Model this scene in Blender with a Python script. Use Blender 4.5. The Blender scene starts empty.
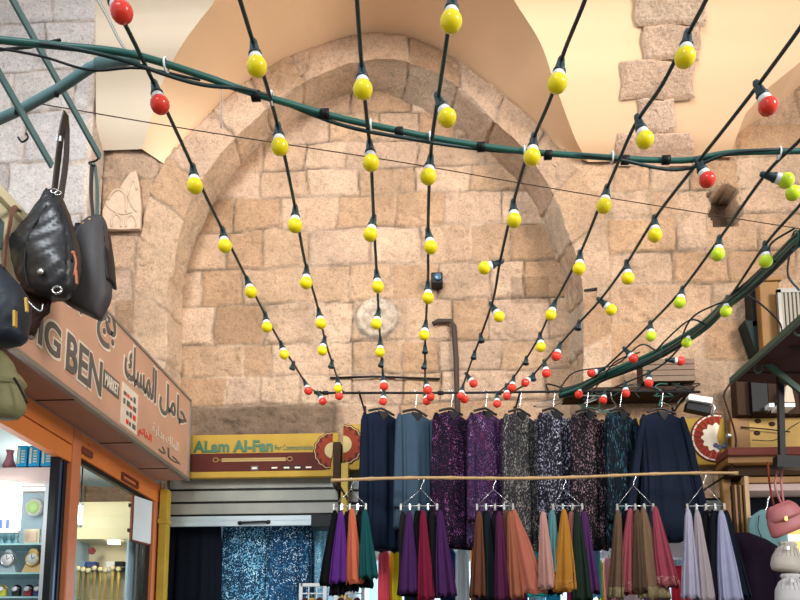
import bpy, bmesh, math, random
import numpy as np
from mathutils import Vector, Matrix, Euler
random.seed(7)
sc = bpy.context.scene
C = sc.collection
R = math.radians
# ------------------------------------------------------------ camera
cam_d = bpy.data.cameras.new('camera'); cam = bpy.data.objects.new('camera', cam_d); C.objects.link(cam)
cam.location = (0, 0, 1.6); cam.rotation_euler = (R(98), 0, R(3.2))
cam_d.lens = 36; cam_d.sensor_width = 36; cam_d.sensor_fit = 'HORIZONTAL'; cam_d.shift_y = 260/800
cam_d.clip_end = 200
sc.camera = cam
# ------------------------------------------------------------ world and light
w = bpy.data.worlds.new('world'); sc.world = w; w.use_nodes = True
bg = w.node_tree.nodes['Background']; bg.inputs[0].default_value = (0.83, 0.91, 1.0, 1); bg.inputs[1].default_value = 0.68
def area(name, loc, tgt, size, power, col, sy=None):
    l = bpy.data.lights.new(name, 'AREA'); l.energy = power; l.color = col; l.size = size
    if sy: l.shape = 'RECTANGLE'; l.size_y = sy
    o = bpy.data.objects.new(name, l); C.objects.link(o); o.location = loc
    o.rotation_euler = (Vector(tgt)-Vector(loc)).to_track_quat('-Z', 'Y').to_euler(); return o
def point(name, loc, power, col, r=.1):
    l = bpy.data.lights.new(name, 'POINT'); l.energy = power; l.color = col; l.shadow_soft_size = r
    o = bpy.data.objects.new(name, l); C.objects.link(o); o.location = loc; return o
area('daylight_street', (6.2, -.6, 5.8), (-1.0, 7.6, 6.0), 2.2, 190, (1, .93, .86)).data.spread = R(85)
area('daylight_skylight', (-2.5, -3.0, 8.5), (-1.2, 7.4, 5.8), 3.0, 150, (.88, .94, 1.0)).data.spread = R(60)
sc.view_settings.view_transform = 'Standard'; sc.view_settings.look = 'None'
sc.view_settings.gamma = 1; sc.view_settings.use_curve_mapping = False; sc.view_settings.exposure = 0.3

# ------------------------------------------------------------ rays: a picture point becomes a point at a real depth
CM = Euler(cam.rotation_euler).to_matrix(); CO = Vector(cam.location)
def ray(px, py): return CM @ Vector(((px-400)/800, -(py-560)/800, -1))
def at(px, py, Y):
    d = ray(px, py); return CO + d*((Y-CO.y)/d.y)
def atx(px, py, X):
    d = ray(px, py); return CO + d*((X-CO.x)/d.x)
SA = (3.95-3.68)/(6.65-2.5)
def plane_pt(px, py, dz=0):       # the gently rising plane the lamp strings hang in
    d = ray(px, py); z0 = 3.68+dz - SA*2.5
    t = (z0 - CO.z + SA*CO.y)/(d.z - SA*d.y); return CO + d*t
def proj(p):
    v = CM.transposed() @ (Vector(p)-CO); return (400-800*v.x/v.z, 560+800*v.y/v.z)

# ------------------------------------------------------------ materials
def lin(c):
    return tuple(((x/255)/12.92 if x/255 <= .04045 else ((x/255+.055)/1.055)**2.4) for x in c)
def newmat(name):
    m = bpy.data.materials.new(name); m.use_nodes = True
    nt = m.node_tree; return m, nt, nt.nodes['Principled BSDF']
def N(nt, t, **k):
    n = nt.nodes.new(t)
    for a, b in k.items():
        if hasattr(n, a): setattr(n, a, b)
        else: n.inputs[a.replace('_', ' ')].default_value = b
    return n
def coords(nt):
    return N(nt, 'ShaderNodeTexCoord').outputs['Object']
def mat(name, c, rough=.6, metal=0, var=.12, scale=6, bump=.0, bscale=60, spec=.5, sheen=0):
    m, nt, b = newmat(name); L = nt.links.new; col = lin(c)
    co = coords(nt)
    n = N(nt, 'ShaderNodeTexNoise', Scale=scale, Detail=5.0); L(co, n.inputs['Vector'])
    mx = N(nt, 'ShaderNodeMix', data_type='RGBA')
    mx.inputs[6].default_value = (*[x*(1-var) for x in col], 1); mx.inputs[7].default_value = (*[min(1, x*(1+var)) for x in col], 1)
    L(n.outputs['Fac'], mx.inputs[0]); L(mx.outputs[2], b.inputs['Base Color'])
    b.inputs['Roughness'].default_value = rough; b.inputs['Metallic'].default_value = metal
    b.inputs['Specular IOR Level'].default_value = spec
    if sheen: b.inputs['Sheen Weight'].default_value = sheen
    if bump:
        n2 = N(nt, 'ShaderNodeTexNoise', Scale=bscale, Detail=4.0); L(co, n2.inputs['Vector'])
        bp = N(nt, 'ShaderNodeBump', Strength=bump, Distance=.01); L(n2.outputs['Fac'], bp.inputs['Height']); L(bp.outputs[0], b.inputs['Normal'])
    return m
def speckle(name, base, specks, scale=60, cut=.775, rough=.8, stretch=.6):
    """woven or sequinned cloth: coloured flecks on a ground"""
    m, nt, b = newmat(name); L = nt.links.new; co = coords(nt)
    mp = N(nt, 'ShaderNodeMapping'); mp.inputs['Scale'].default_value = (1, 1, stretch); L(co, mp.inputs[0])
    prev = None; bc = (*lin(base), 1)
    for k, (c, f) in enumerate(specks):
        v = N(nt, 'ShaderNodeTexVoronoi', Scale=scale*(1+.37*k)); L(mp.outputs[0], v.inputs['Vector'])
        n = N(nt, 'ShaderNodeTexNoise', Scale=scale*.25+k*3, Detail=3.0); L(mp.outputs[0], n.inputs['Vector'])
        ad = N(nt, 'ShaderNodeMath', operation='ADD'); L(v.outputs['Distance'], ad.inputs[0]); L(n.outputs['Fac'], ad.inputs[1])
        r = N(nt, 'ShaderNodeValToRGB'); r.color_ramp.elements[0].position = cut+.4*f; r.color_ramp.elements[0].color = (1, 1, 1, 1)
        r.color_ramp.elements[1].position = cut+.4*f+.06; r.color_ramp.elements[1].color = (0, 0, 0, 1); L(ad.outputs[0], r.inputs[0])
        mx = N(nt, 'ShaderNodeMix', data_type='RGBA'); L(r.outputs[0], mx.inputs[0])
        if prev: L(prev, mx.inputs[6])
        else: mx.inputs[6].default_value = bc
        mx.inputs[7].default_value = (*lin(c), 1); prev = mx.outputs[2]
    L(prev, b.inputs['Base Color']); b.inputs['Roughness'].default_value = rough; b.inputs['Specular IOR Level'].default_value = .12
    return m
def emit(name, c, s):
    m, nt, b = newmat(name); b.inputs['Base Color'].default_value = (*lin(c), 1)
    b.inputs['Emission Color'].default_value = (*lin(c), 1); b.inputs['Emission Strength'].default_value = s; return m
def glass(name):
    m = bpy.data.materials.new(name); m.use_nodes = True; nt = m.node_tree; nt.nodes.clear()
    o = N(nt, 'ShaderNodeOutputMaterial'); t = N(nt, 'ShaderNodeBsdfTransparent'); g = N(nt, 'ShaderNodeBsdfGlossy', Roughness=.03)
    t.inputs[0].default_value = (.96, .98, .98, 1); mx = N(nt, 'ShaderNodeMixShader'); mx.inputs[0].default_value = .05
    nt.links.new(t.outputs[0], mx.inputs[1]); nt.links.new(g.outputs[0], mx.inputs[2]); nt.links.new(mx.outputs[0], o.inputs[0])
    return m
def stone_mat(name, bump=.8):
    m, nt, b = newmat(name); L = nt.links.new; co = coords(nt)
    a = N(nt, 'ShaderNodeAttribute', attribute_name='Col')
    st = N(nt, 'ShaderNodeAttribute', attribute_name='stain_shade')
    n1 = N(nt, 'ShaderNodeTexNoise', Scale=2.2, Detail=8.0, Roughness=.65); L(co, n1.inputs['Vector'])
    n2 = N(nt, 'ShaderNodeTexNoise', Scale=16.0, Detail=8.0, Roughness=.7); L(co, n2.inputs['Vector'])
    n3 = N(nt, 'ShaderNodeTexNoise', Scale=75.0, Detail=4.0, Roughness=.7); L(co, n3.inputs['Vector'])
    def mult(src, n, lo, hi, p0=.3, p1=.7):
        mr = N(nt, 'ShaderNodeMapRange'); mr.inputs[1].default_value = p0; mr.inputs[2].default_value = p1
        mr.inputs[3].default_value = lo; mr.inputs[4].default_value = hi; L(n.outputs['Fac'], mr.inputs[0])
        mx = N(nt, 'ShaderNodeVectorMath', operation='SCALE'); L(src, mx.inputs[0]); L(mr.outputs[0], mx.inputs['Scale']); return mx.outputs[0]
    c = mult(a.outputs['Color'], n1, .78, 1.22); c = mult(c, n2, .68, 1.32); c = mult(c, n3, .80, 1.14)
    # dark weather stains, plus the shade painted in the niche
    r = N(nt, 'ShaderNodeMapRange'); r.inputs[1].default_value = .53; r.inputs[2].default_value = .70; L(n2.outputs['Fac'], r.inputs[0])
    ml = N(nt, 'ShaderNodeMath', operation='MULTIPLY'); ml.inputs[1].default_value = .55; L(r.outputs[0], ml.inputs[0])
    ad = N(nt, 'ShaderNodeMath', operation='MULTIPLY_ADD'); L(n2.outputs['Fac'], ad.inputs[0]); ad.inputs[1].default_value = .9; L(st.outputs['Fac'], ad.inputs[2])
    r2 = N(nt, 'ShaderNodeMapRange'); r2.inputs[1].default_value = .95; r2.inputs[2].default_value = 1.35; L(ad.outputs[0], r2.inputs[0])
    mxx = N(nt, 'ShaderNodeMath', operation='MAXIMUM'); L(ml.outputs[0], mxx.inputs[0]); L(r2.outputs[0], mxx.inputs[1])
    mx = N(nt, 'ShaderNodeMix', data_type='RGBA'); L(mxx.outputs[0], mx.inputs[0]); L(c, mx.inputs[6]); mx.inputs[7].default_value = (*lin((84, 68, 54)), 1)
    L(mx.outputs[2], b.inputs['Base Color']); b.inputs['Roughness'].default_value = .9; b.inputs['Specular IOR Level'].default_value = .15
    vp = N(nt, 'ShaderNodeTexVoronoi', Scale=46.0); L(co, vp.inputs['Vector'])
    pm = N(nt, 'ShaderNodeMath', operation='MULTIPLY_ADD'); L(n2.outputs['Fac'], pm.inputs[0]); pm.inputs[1].default_value = -1.1; L(vp.outputs['Distance'], pm.inputs[2])
    pr = N(nt, 'ShaderNodeMapRange'); pr.inputs[1].default_value = -.42; pr.inputs[2].default_value = -.22; pr.inputs[3].default_value = .32; pr.inputs[4].default_value = 0; L(pm.outputs[0], pr.inputs[0])
    mp_ = N(nt, 'ShaderNodeMix', data_type='RGBA'); L(pr.outputs[0], mp_.inputs[0]); L(mx.outputs[2], mp_.inputs[6]); mp_.inputs[7].default_value = (*lin((98, 74, 54)), 1)
    L(mp_.outputs[2], b.inputs['Base Color'])
    bp = N(nt, 'ShaderNodeBump', Strength=bump, Distance=.06); L(n2.outputs['Fac'], bp.inputs['Height'])
    bp2 = N(nt, 'ShaderNodeBump', Strength=bump, Distance=.01); L(n3.outputs['Fac'], bp2.inputs['Height']); L(bp.outputs[0], bp2.inputs['Normal'])
    L(bp2.outputs[0], b.inputs['Normal']); return m
M = {}
M['stone'] = stone_mat('weathered_stone')
M['plaster'] = mat('cream_plaster', (228, 190, 150), .85, var=.05, scale=1.5, bump=.15, bscale=9, spec=.1)
M['plaster_grey'] = mat('greyed_plaster', (206, 188, 164), .85, var=.07, scale=1.5, bump=.15, bscale=9, spec=.1)
M['cord'] = mat('dark_green_cord', (14, 44, 42), .45)
M['socket'] = mat('dark_green_socket', (18, 46, 50), .4)
M['cable'] = mat('green_cable', (30, 88, 76), .4)
M['collar'] = mat('white_lamp_collar', (238, 236, 228), .3, var=.02)
M['yellow'] = mat('yellow_lamp_paint', (250, 226, 22), .18, var=.02)
M['yellow'] = mat('yellow_lamp_paint', (255, 227, 14), .2, var=.02)
M['lime'] = mat('lime_lamp_paint', (206, 232, 40), .18, var=.02)
M['red'] = mat('red_lamp_paint', (232, 58, 40), .18, var=.02)
M['black'] = mat('black_metal', (20, 20, 22), .5, spec=.25)
M['dark'] = mat('dark_plastic', (17, 18, 20), .5, spec=.2)
M['steel'] = mat('bright_steel', (190, 190, 188), .25, metal=.9)
M['gold'] = mat('gold_metal', (206, 170, 84), .3, metal=.8)
M['green_steel'] = mat('painted_green_steel', (52, 78, 62), .5, var=.25, scale=12)
M['teal_steel'] = mat('grey_green_painted_steel', (74, 104, 104), .5, var=.2, scale=12)
M['bamboo'] = mat('bamboo', (172, 138, 92), .5, var=.3, scale=14)
M['orange'] = mat('orange_painted_frame', (214, 122, 58), .45, var=.1, scale=5)
M['orange_post'] = mat('orange_brown_post', (196, 116, 74), .45, var=.1, scale=5)
M['salmon'] = mat('faded_salmon_sign', (196, 150, 122), .65, var=.16, scale=3)
M['cream'] = mat('cream_panel', (226, 216, 178), .6, var=.06)
M['greyletter'] = mat('grey_letter_paint', (92, 86, 80), .6)
M['halo'] = mat('pale_letter_outline', (222, 206, 184), .6)
M['soffit'] = mat('brown_soffit_board', (172, 128, 104), .7, var=.12)
M['alu'] = mat('dull_aluminium', (140, 136, 128), .4, metal=.5)
M['shutter'] = mat('grey_green_shutter', (128, 127, 116), .55, var=.3, scale=4, metal=.1)
M['shutter_rail'] = mat('pale_shutter_rail', (160, 170, 172), .45, metal=.3)
M['wood'] = mat('yellow_brown_wood', (140, 98, 46), .6, var=.35, scale=5, bump=.2)
M['wood_dark'] = mat('dark_brown_wood', (60, 42, 29), .75, spec=.15, var=.35, scale=6, bump=.2)
M['redwood'] = mat('red_brown_beam', (112, 58, 46), .7, spec=.2, var=.3, scale=6)
M['yellow_post'] = mat('mustard_painted_post', (176, 144, 44), .6, var=.25, scale=7)
M['white'] = mat('white_paint', (232, 232, 228), .5, var=.03)
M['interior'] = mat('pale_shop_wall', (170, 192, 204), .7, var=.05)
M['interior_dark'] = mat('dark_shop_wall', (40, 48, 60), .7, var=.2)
M['glass'] = glass('window_glass')
M['ground'] = mat('paving_stone', (140, 124, 106), .7, var=.2, bump=.3, bscale=12)
M['tube'] = emit('lit_tube', (255, 248, 232), 6)

# ------------------------------------------------------------ mesh builder
ORG = {}
class MB:
    def __init__(s): s.v = []; s.f = []; s.m = []; s.sm = []
    def add(s, vs, fs, mi=0, smooth=False):
        n = len(s.v); s.v += [Vector(v) for v in vs]
        for f in fs: s.f.append([i+n for i in f]); s.m.append(mi); s.sm.append(smooth)
        return s
    def box(s, c, d, rot=None, mi=0):
        c = Vector(c); vs = []
        for x in (-.5, .5):
            for y in (-.5, .5):
                for z in (-.5, .5):
                    p = Vector((x*d[0], y*d[1], z*d[2]))
                    if rot is not None: p = rot @ p
                    vs.append(c+p)
        return s.add(vs, [(0, 1, 3, 2), (4, 6, 7, 5), (0, 4, 5, 1), (2, 3, 7, 6), (0, 2, 6, 4), (1, 5, 7, 3)], mi)
    def bb(s, x0, x1, y0, y1, z0, z1, mi=0):
        return s.box(((x0+x1)/2, (y0+y1)/2, (z0+z1)/2), (abs(x1-x0), abs(y1-y0), abs(z1-z0)), None, mi)
    def bar(s, a, b, w_, h_, up=(0, 0, 1), mi=0):
        a = Vector(a); b = Vector(b); d = b-a; x = d.normalized(); u = Vector(up); y = u.cross(x)
        if y.length < 1e-4: y = Vector((1, 0, 0)).cross(x)
        y.normalize(); z = x.cross(y); rot = Matrix((x, y, z)).transposed()
        return s.box((a+b)/2, (d.length, w_, h_), rot, mi)
    def tube(s, pts, r, n=8, mi=0, cap=True):
        pts = [Vector(p) for p in pts]; k = len(pts); rs = r if isinstance(r, (list, tuple)) else [r]*k
        vs = []; fs = []; pu = None
        for i, p in enumerate(pts):
            t = (pts[min(i+1, k-1)]-pts[max(i-1, 0)]).normalized()
            if pu is None: pu = Vector((0, 0, 1)) if abs(t.z) < .9 else Vector((1, 0, 0))
            u = (pu - t*pu.dot(t)).normalized(); v = t.cross(u); pu = u
            for j in range(n):
                a = 2*math.pi*j/n; vs.append(p+(u*math.cos(a)+v*math.sin(a))*rs[i])
        for i in range(k-1):
            for j in range(n):
                fs.append((i*n+j, i*n+(j+1) % n, (i+1)*n+(j+1) % n, (i+1)*n+j))
        if cap: fs.append(list(range(n))[::-1]); fs.append([(k-1)*n+j for j in range(n)])
        return s.add(vs, fs, mi, True)
    def lathe(s, prof, mtx=None, n=16, mi=0):
        """prof: (r, h) pairs along local +Z"""
        mtx = mtx or Matrix(); vs = []; fs = []; k = len(prof)
        for r, h in prof:
            for j in range(n):
                a = 2*math.pi*j/n; vs.append(mtx @ Vector((r*math.cos(a), r*math.sin(a), h)))
        for i in range(k-1):
            for j in range(n): fs.append((i*n+j, i*n+(j+1) % n, (i+1)*n+(j+1) % n, (i+1)*n+j))
        fs.append(list(range(n))[::-1]); fs.append([(k-1)*n+j for j in range(n)])
        return s.add(vs, fs, mi, True)
    def prism(s, poly, vec, mi=0):
        n = len(poly); vec = Vector(vec); vs = [Vector(p) for p in poly]+[Vector(p)+vec for p in poly]
        fs = [list(range(n)), [n+i for i in range(n)][::-1]]+[(i, (i+1) % n, n+(i+1) % n, n+i) for i in range(n)]
        return s.add(vs, fs, mi)
    def ball(s, c, rx, ry=None, rz=None, n=12, mi=0):
        ry = ry or rx; rz = rz or rx; c = Vector(c); prof = []
        mt = Matrix.Translation(c) @ Matrix.Diagonal((rx, ry, rz, 1))
        for i in range(9):
            a = -math.pi/2+math.pi*i/8; prof.append((max(.02, math.cos(a)), math.sin(a)))
        return s.lathe(prof, mt, n, mi)
    def build(s, name, mats, parent=None, bevel=0, origin=None):
        o_ = Vector(ORG[parent.name]) if parent is not None else Vector(origin or (0, 0, 0))
        me = bpy.data.meshes.new(name); me.from_pydata([v-o_ for v in s.v], [], s.f)
        bm = bmesh.new(); bm.from_mesh(me); bmesh.ops.recalc_face_normals(bm, faces=bm.faces); bm.to_mesh(me); bm.free()
        for m_ in (mats if isinstance(mats, list) else [mats]): me.materials.append(M[m_] if isinstance(m_, str) else m_)
        me.polygons.foreach_set('material_index', s.m); me.polygons.foreach_set('use_smooth', s.sm)
        o = bpy.data.objects.new(name, me); C.objects.link(o)
        if parent is not None: o.parent = parent; ORG[o.name] = o_
        else: o.location = o_; ORG[o.name] = o_
        if bevel:
            b = o.modifiers.new('bevel', 'BEVEL'); b.width = bevel; b.segments = 2; b.limit_method = 'ANGLE'
        return o
def tag(o, label=None, cat=None, group=None, kind=None):
    for k, v in (('label', label), ('category', cat), ('group', group), ('kind', kind)):
        if v: o[k] = v
    return o
def thing(name, label, cat, loc, group=None):
    o = bpy.data.objects.new(name, None); C.objects.link(o); o.location = loc; o.empty_display_size = .1
    ORG[o.name] = Vector(loc); return tag(o, label, cat, group)
def struct(o): o['kind'] = 'structure'; return o
def smooth(pts, k=6):
    P = [Vector(p) for p in pts]; P = [P[0]*2-P[1]]+P+[P[-1]*2-P[-2]]; out = []
    for i in range(1, len(P)-2):
        a, b, c, d = P[i-1:i+3]
        for j in range(k):
            t = j/k; out.append(.5*((2*b)+(c-a)*t+(2*a-5*b+4*c-d)*t*t+(3*b-a-3*c+d)*t**3))
    out.append(P[-2]); return out
def resample(pts, n):
    A = np.array([tuple(p) for p in pts]); s = np.r_[0, np.cumsum(np.linalg.norm(np.diff(A, axis=0), axis=1))]
    t = np.linspace(0, s[-1], n); return np.stack([np.interp(t, s, A[:, k]) for k in range(A.shape[1])], 1), s[-1]
def text_mb(txt, mtx, size, extr=.002, off=0, sx=1, bold=False):
    cu = bpy.data.curves.new('t', 'FONT'); cu.body = txt; cu.size = size; cu.extrude = extr; cu.offset = off
    cu.align_x = 'LEFT'; o = bpy.data.objects.new('t', cu); C.objects.link(o)
    bpy.context.view_layer.update()
    me = bpy.data.meshes.new_from_object(o); mb = MB()
    mb.add([mtx @ Vector((v.co.x*sx, v.co.y, v.co.z)) for v in me.vertices], [list(p.vertices) for p in me.polygons])
    xs = [v.co.x for v in me.vertices] or [0]
    bpy.data.objects.remove(o); bpy.data.curves.remove(cu); bpy.data.meshes.remove(me)
    return mb

# ------------------------------------------------------------ stone: value noise, coursed blocks, height field
rng = np.random.RandomState(5)
LAT = rng.rand(256, 256)
def vnoise(x, y, f, s=0):
    x = x*f+s*17.3+500; y = y*f+s*9.1+500; xi = np.floor(x).astype(int); yi = np.floor(y).astype(int); fx = x-xi; fy = y-yi
    fx = fx*fx*(3-2*fx); fy = fy*fy*(3-2*fy); g = lambda a, b: LAT[a % 256, b % 256]
    return (g(xi, yi)*(1-fx)+g(xi+1, yi)*fx)*(1-fy)+(g(xi, yi+1)*(1-fx)+g(xi+1, yi+1)*fx)*fy-.5
def fbm(x, y, f, o=4, s=0):
    return sum(vnoise(x, y, f*2**k, s+k)*.5**k for k in range(o))
PAL = [lin(c) for c in [(202, 166, 134), (196, 160, 126), (206, 172, 142), (190, 152, 118), (202, 168, 140), (198, 164, 134), (182, 144, 110)]]
PAL2 = [lin(c) for c in [(206, 168, 134), (202, 164, 130), (210, 174, 142), (204, 170, 140), (196, 156, 120)]]
def courses(v0, v1, u0, u1, seed, hmin, hmax, lmin, lmax, rows=None):
    r = random.Random(seed); vs = []
    if rows is None:
        v = v0; rows = [v]
        while v < v1: v += r.uniform(hmin, hmax); rows.append(v)
    J = []
    for k in range(len(rows)+1):
        u = u0-r.uniform(0, lmax); js = [u]
        while u < u1: u += r.uniform(lmin, lmax); js.append(u)
        J.append(js)
    return rows, J
def stone_field(U, V, rows, J, seed, pal, mortar=.02, rough=.011, cvar=.08):
    r = random.Random(seed)
    Uw = U+fbm(U, V, 3, 4, seed)*.045; Vw = V+fbm(U, V, 2.6, 4, seed+5)*.04
    rows = np.array(rows); ri = np.clip(np.searchsorted(rows, Vw)-1, 0, len(rows)-2)
    dv = np.minimum(np.abs(Vw-rows[ri]), np.abs(rows[ri+1]-Vw)); du = np.full_like(U, 9.); bid = np.zeros(U.shape, int)
    for k in range(len(rows)-1):
        msk = ri == k
        if not msk.any(): continue
        js = np.array(J[k]); uu = Uw[msk]; bi = np.clip(np.searchsorted(js, uu)-1, 0, len(js)-2)
        du[msk] = np.minimum(np.abs(uu-js[bi]), np.abs(js[bi+1]-uu)); bid[msk] = k*97+bi
    d = np.minimum(du, dv)
    T = 4096; rr = np.random.RandomState(seed)
    cb = rr.randint(0, len(pal), T); vb = rr.uniform(1-cvar, 1+cvar, T); hb = rr.uniform(-.01, .012, T); rb = rr.uniform(.4, 1.9, T)**1.5
    b = bid % T; palA = np.array(pal)
    col = palA[cb[b]]*vb[b][..., None]
    edge = np.clip(d/.022, 0, 1); edge = edge*edge*(3-2*edge)
    ch = np.clip(fbm(U, V, 5, 3, seed+12)-.35, 0, .4); disp = hb[b]*edge-ch*.08-mortar*(1-edge)+rough*rb[b]*(fbm(U, V, 9, 4, seed+2)*1.6+vnoise(U, V, 40, seed)*.5)*edge
    mort = 1-np.clip((d-.004)/.015, 0, 1)
    mn = np.clip(.5+1.6*fbm(U, V, 2.3, 3, seed+9), 0, 1)
    mc = np.array(lin((200, 172, 144)))*(.35+.8*mn)[..., None]
    dk = np.clip((vnoise(U, V, 1.7, seed+31)-.02)*4, 0, 1)*np.clip(1-d/.009, 0, 1); col = col*(1-mort[..., None]*.8)+mc*mort[..., None]*.8; col = col*(1-.6*dk[..., None])
    return disp, col, (rb[b]-1)*.16+.25*np.clip(fbm(U, V, .9, 3, seed+40), 0, 1)
def grid_obj(name, P, col, stain_shade, keep=None, mat_='stone'):
    nu, nv = P.shape[:2]; idx = np.arange(nu*nv).reshape(nu, nv)
    q = np.stack([idx[:-1, :-1], idx[1:, :-1], idx[1:, 1:], idx[:-1, 1:]], -1).reshape(-1, 4)
    if keep is not None: q = q[keep.reshape(-1)]
    me = bpy.data.meshes.new(name); me.vertices.add(nu*nv); me.vertices.foreach_set('co', P.reshape(-1).astype(np.float32))
    me.loops.add(len(q)*4); me.loops.foreach_set('vertex_index', q.reshape(-1).astype(np.int32)); me.polygons.add(len(q))
    me.polygons.foreach_set('loop_start', np.arange(0, len(q)*4, 4, dtype=np.int32)); me.polygons.foreach_set('loop_total', np.full(len(q), 4, dtype=np.int32))
    me.update(calc_edges=True)
    if col is not None:
        a = me.attributes.new('Col', 'FLOAT_COLOR', 'POINT'); a.data.foreach_set('color', np.concatenate([col, np.ones(col.shape[:2]+(1,))], -1).reshape(-1).astype(np.float32))
        a = me.attributes.new('stain_shade', 'FLOAT', 'POINT'); a.data.foreach_set('value', stain_shade.reshape(-1).astype(np.float32))
    me.polygons.foreach_set('use_smooth', np.ones(len(q), bool))
    bm = bmesh.new(); bm.from_mesh(me)
    lv = [v for v in bm.verts if not v.link_faces]; bmesh.ops.delete(bm, geom=lv, context='VERTS'); bm.to_mesh(me); bm.free()
    me.materials.append(M[mat_]); o = bpy.data.objects.new(name, me); C.objects.link(o); o['kind'] = 'structure'; return o

# ============================================================ THE SETTING
YW, YR = 7.4, 7.85
rF = [(166, 500), (166, 380), (167, 290), (173, 276), (176, 255), (182, 228), (196, 192), (220, 156), (252, 124), (288, 94), (328, 72), (376, 61), (424, 68), (462, 90), (496, 124), (528, 156), (552, 192), (568, 232), (578, 265), (583, 300), (583, 380), (583, 500)]
rO = [(128, 500), (130, 380), (133, 300), (137, 260), (141, 224), (154, 180), (180, 144), (220, 104), (264, 70), (320, 44), (368, 34), (412, 38), (452, 56), (492, 86), (532, 120), (560, 148), (584, 175), (600, 204), (608, 240), (612, 300), (612, 380), (612, 500)]
rB = [(181, 500), (181, 380), (181, 300), (184, 280), (192, 255), (200, 232), (220, 190), (256, 148), (296, 116), (328, 100), (376, 92), (432, 114), (470, 138), (500, 164), (530, 198), (548, 236), (562, 280), (568, 320), (569, 384), (569, 500)]
cF = smooth([at(x, y, YW) for x, y in rF]); cO = smooth([at(x, y, YW) for x, y in rO]); cB = smooth([at(x, y, YR) for x, y in rB])
NS = 620
aF, LF = resample(cF, NS); aO, LO = resample(cO, NS); aB, LB = resample(cB, NS)
# voussoir ring and jamb face
nr = 22
Sg, Tg = np.meshgrid(np.linspace(0, LF, NS), np.linspace(0, .4, nr), indexing='ij')
t = np.linspace(0, 1, nr)[None, :, None]
Pr = aF[:, None, :]*(1-t)+aO[:, None, :]*t
rr_ = random.Random(3); J = [[-.1]]
while J[0][-1] < LF+.2: J[0].append(J[0][-1]+rr_.uniform(.42, .62))
disp, col, st = stone_field(Sg, Tg, [-.2, .6], J, 21, PAL, rough=.012)
Pr[..., 1] -= (.02+disp)
edge_ = np.minimum(Tg, .4-Tg); Pr[..., 1] += .03*(1-np.clip(edge_/.02, 0, 1))*(Tg > .2)
grid_obj('trim_arch_ring', Pr, col, st+.0)
# reveal between the ring and the recessed wall
nd = 30
Sg, Tg = np.meshgrid(np.linspace(0, LF, NS), np.linspace(0, .5, nd), indexing='ij'); t = np.linspace(0, 1, nd)[None, :, None]
Pv = aF[:, None, :]*(1-t)+aB[:, None, :]*t; Pv[..., 1] = (YW-.02)*(1-t[..., 0])+(YR+.03)*t[..., 0]
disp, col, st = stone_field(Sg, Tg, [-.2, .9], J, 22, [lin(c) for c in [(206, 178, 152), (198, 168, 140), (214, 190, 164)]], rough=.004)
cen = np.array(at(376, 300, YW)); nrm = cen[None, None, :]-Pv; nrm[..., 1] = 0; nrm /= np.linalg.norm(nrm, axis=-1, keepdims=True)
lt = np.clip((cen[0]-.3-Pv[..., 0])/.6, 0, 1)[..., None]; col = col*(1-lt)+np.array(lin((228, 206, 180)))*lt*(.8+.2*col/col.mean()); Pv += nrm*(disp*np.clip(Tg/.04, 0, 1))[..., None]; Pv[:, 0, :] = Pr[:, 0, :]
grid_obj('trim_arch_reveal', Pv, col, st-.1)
# recessed lunette wall
def zrow(py, Y, px=380): return at(px, py, Y).z
xr0, xr1 = at(150, 300, YR).x, at(600, 300, YR).x; z0, z1 = 3.3, 8.05
res = .017
U, V = np.meshgrid(np.arange(xr0, xr1, res), np.arange(z0, z1, res), indexing='ij')
rowpx = [520, 470, 440, 403, 373, 342, 301, 265, 227, 194, 167, 140, 112, 84, 50, 10]
rows = [zrow(p, YR) for p in rowpx]
_, J = courses(0, 1, xr0, xr1, 11, .3, .4, .38, .8, rows)
def jset(k, pxs, py):    # joints read off the photograph for the left half of a course
    xs = [at(p, py, YR).x for p in pxs]; J[k] = [xr0-.1]+xs+[j for j in J[k] if j > xs[-1]+.35]
jset(3, [227, 262, 302, 353, 402, 440], 358); jset(5, [180, 216, 265, 315, 352, 404, 452], 285); jset(4, [182, 244, 272, 353, 402, 438, 500], 320)
jset(6, [203, 245, 295, 350, 392, 440, 490], 245); jset(7, [230, 264, 309, 372, 420, 470], 210); jset(8, [236, 282, 337, 395, 445, 500], 180); jset(9, [262, 308, 360, 415, 470], 152)
jset(2, [181, 335, 400, 520], 420); jset(1, [181, 320, 410, 520], 450)
disp, col, st = stone_field(U, V, rows, J, 31, PAL, rough=.012)
soot = np.clip((zrow(401, YR)-V)/.05, 0, 1)*np.clip((at(345, 420, YR).x-U)/.1, 0, 1)
disp += soot*fbm(U, V, 14, 3, 3)*.035; col *= (1-.62*soot)[..., None]
st = st+soot*(.42+.5*fbm(U, V, 2.0, 3, 8)+.25*np.clip((zrow(420, YR)-V)/.15, 0, 1))
# darker squared block, dark seams
bx = at(533, 290, YR); col *= (1-.3*((abs(U-at(530, 285, YR).x) < .2) & (abs(V-bx.z) < .15)))[..., None]
st += .35*np.exp(-((V-zrow(377, YR))/.025)**2)*(U > at(345, 380, YR).x)*(U < at(450, 380, YR).x)
st += .35*np.exp(-((V-zrow(196, YR))/.02)**2)*(U > at(315, 200, YR).x)*(U < at(395, 200, YR).x)
# round carved medallion
mc = at(377, 318, YR); rad = np.hypot(U-mc.x, V-mc.z); inm = rad < .235
disp = np.where(inm, .035+.014*np.cos(rad*62)+.03*fbm(U, V, 16, 3, 2)+.012*np.cos(np.arctan2(V-mc.z, U-mc.x)*8)*(rad > .07)-.04*np.clip((rad-.2)/.035, 0, 1), disp)
col = np.where(inm[..., None], np.array(lin((206, 184, 160)))*(1-.25*np.clip((rad-.19)/.03, 0, 1))[..., None], col)
Pw = np.stack([U, YR-disp, V], -1)
grid_obj('wall_back', Pw, col, st)
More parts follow.
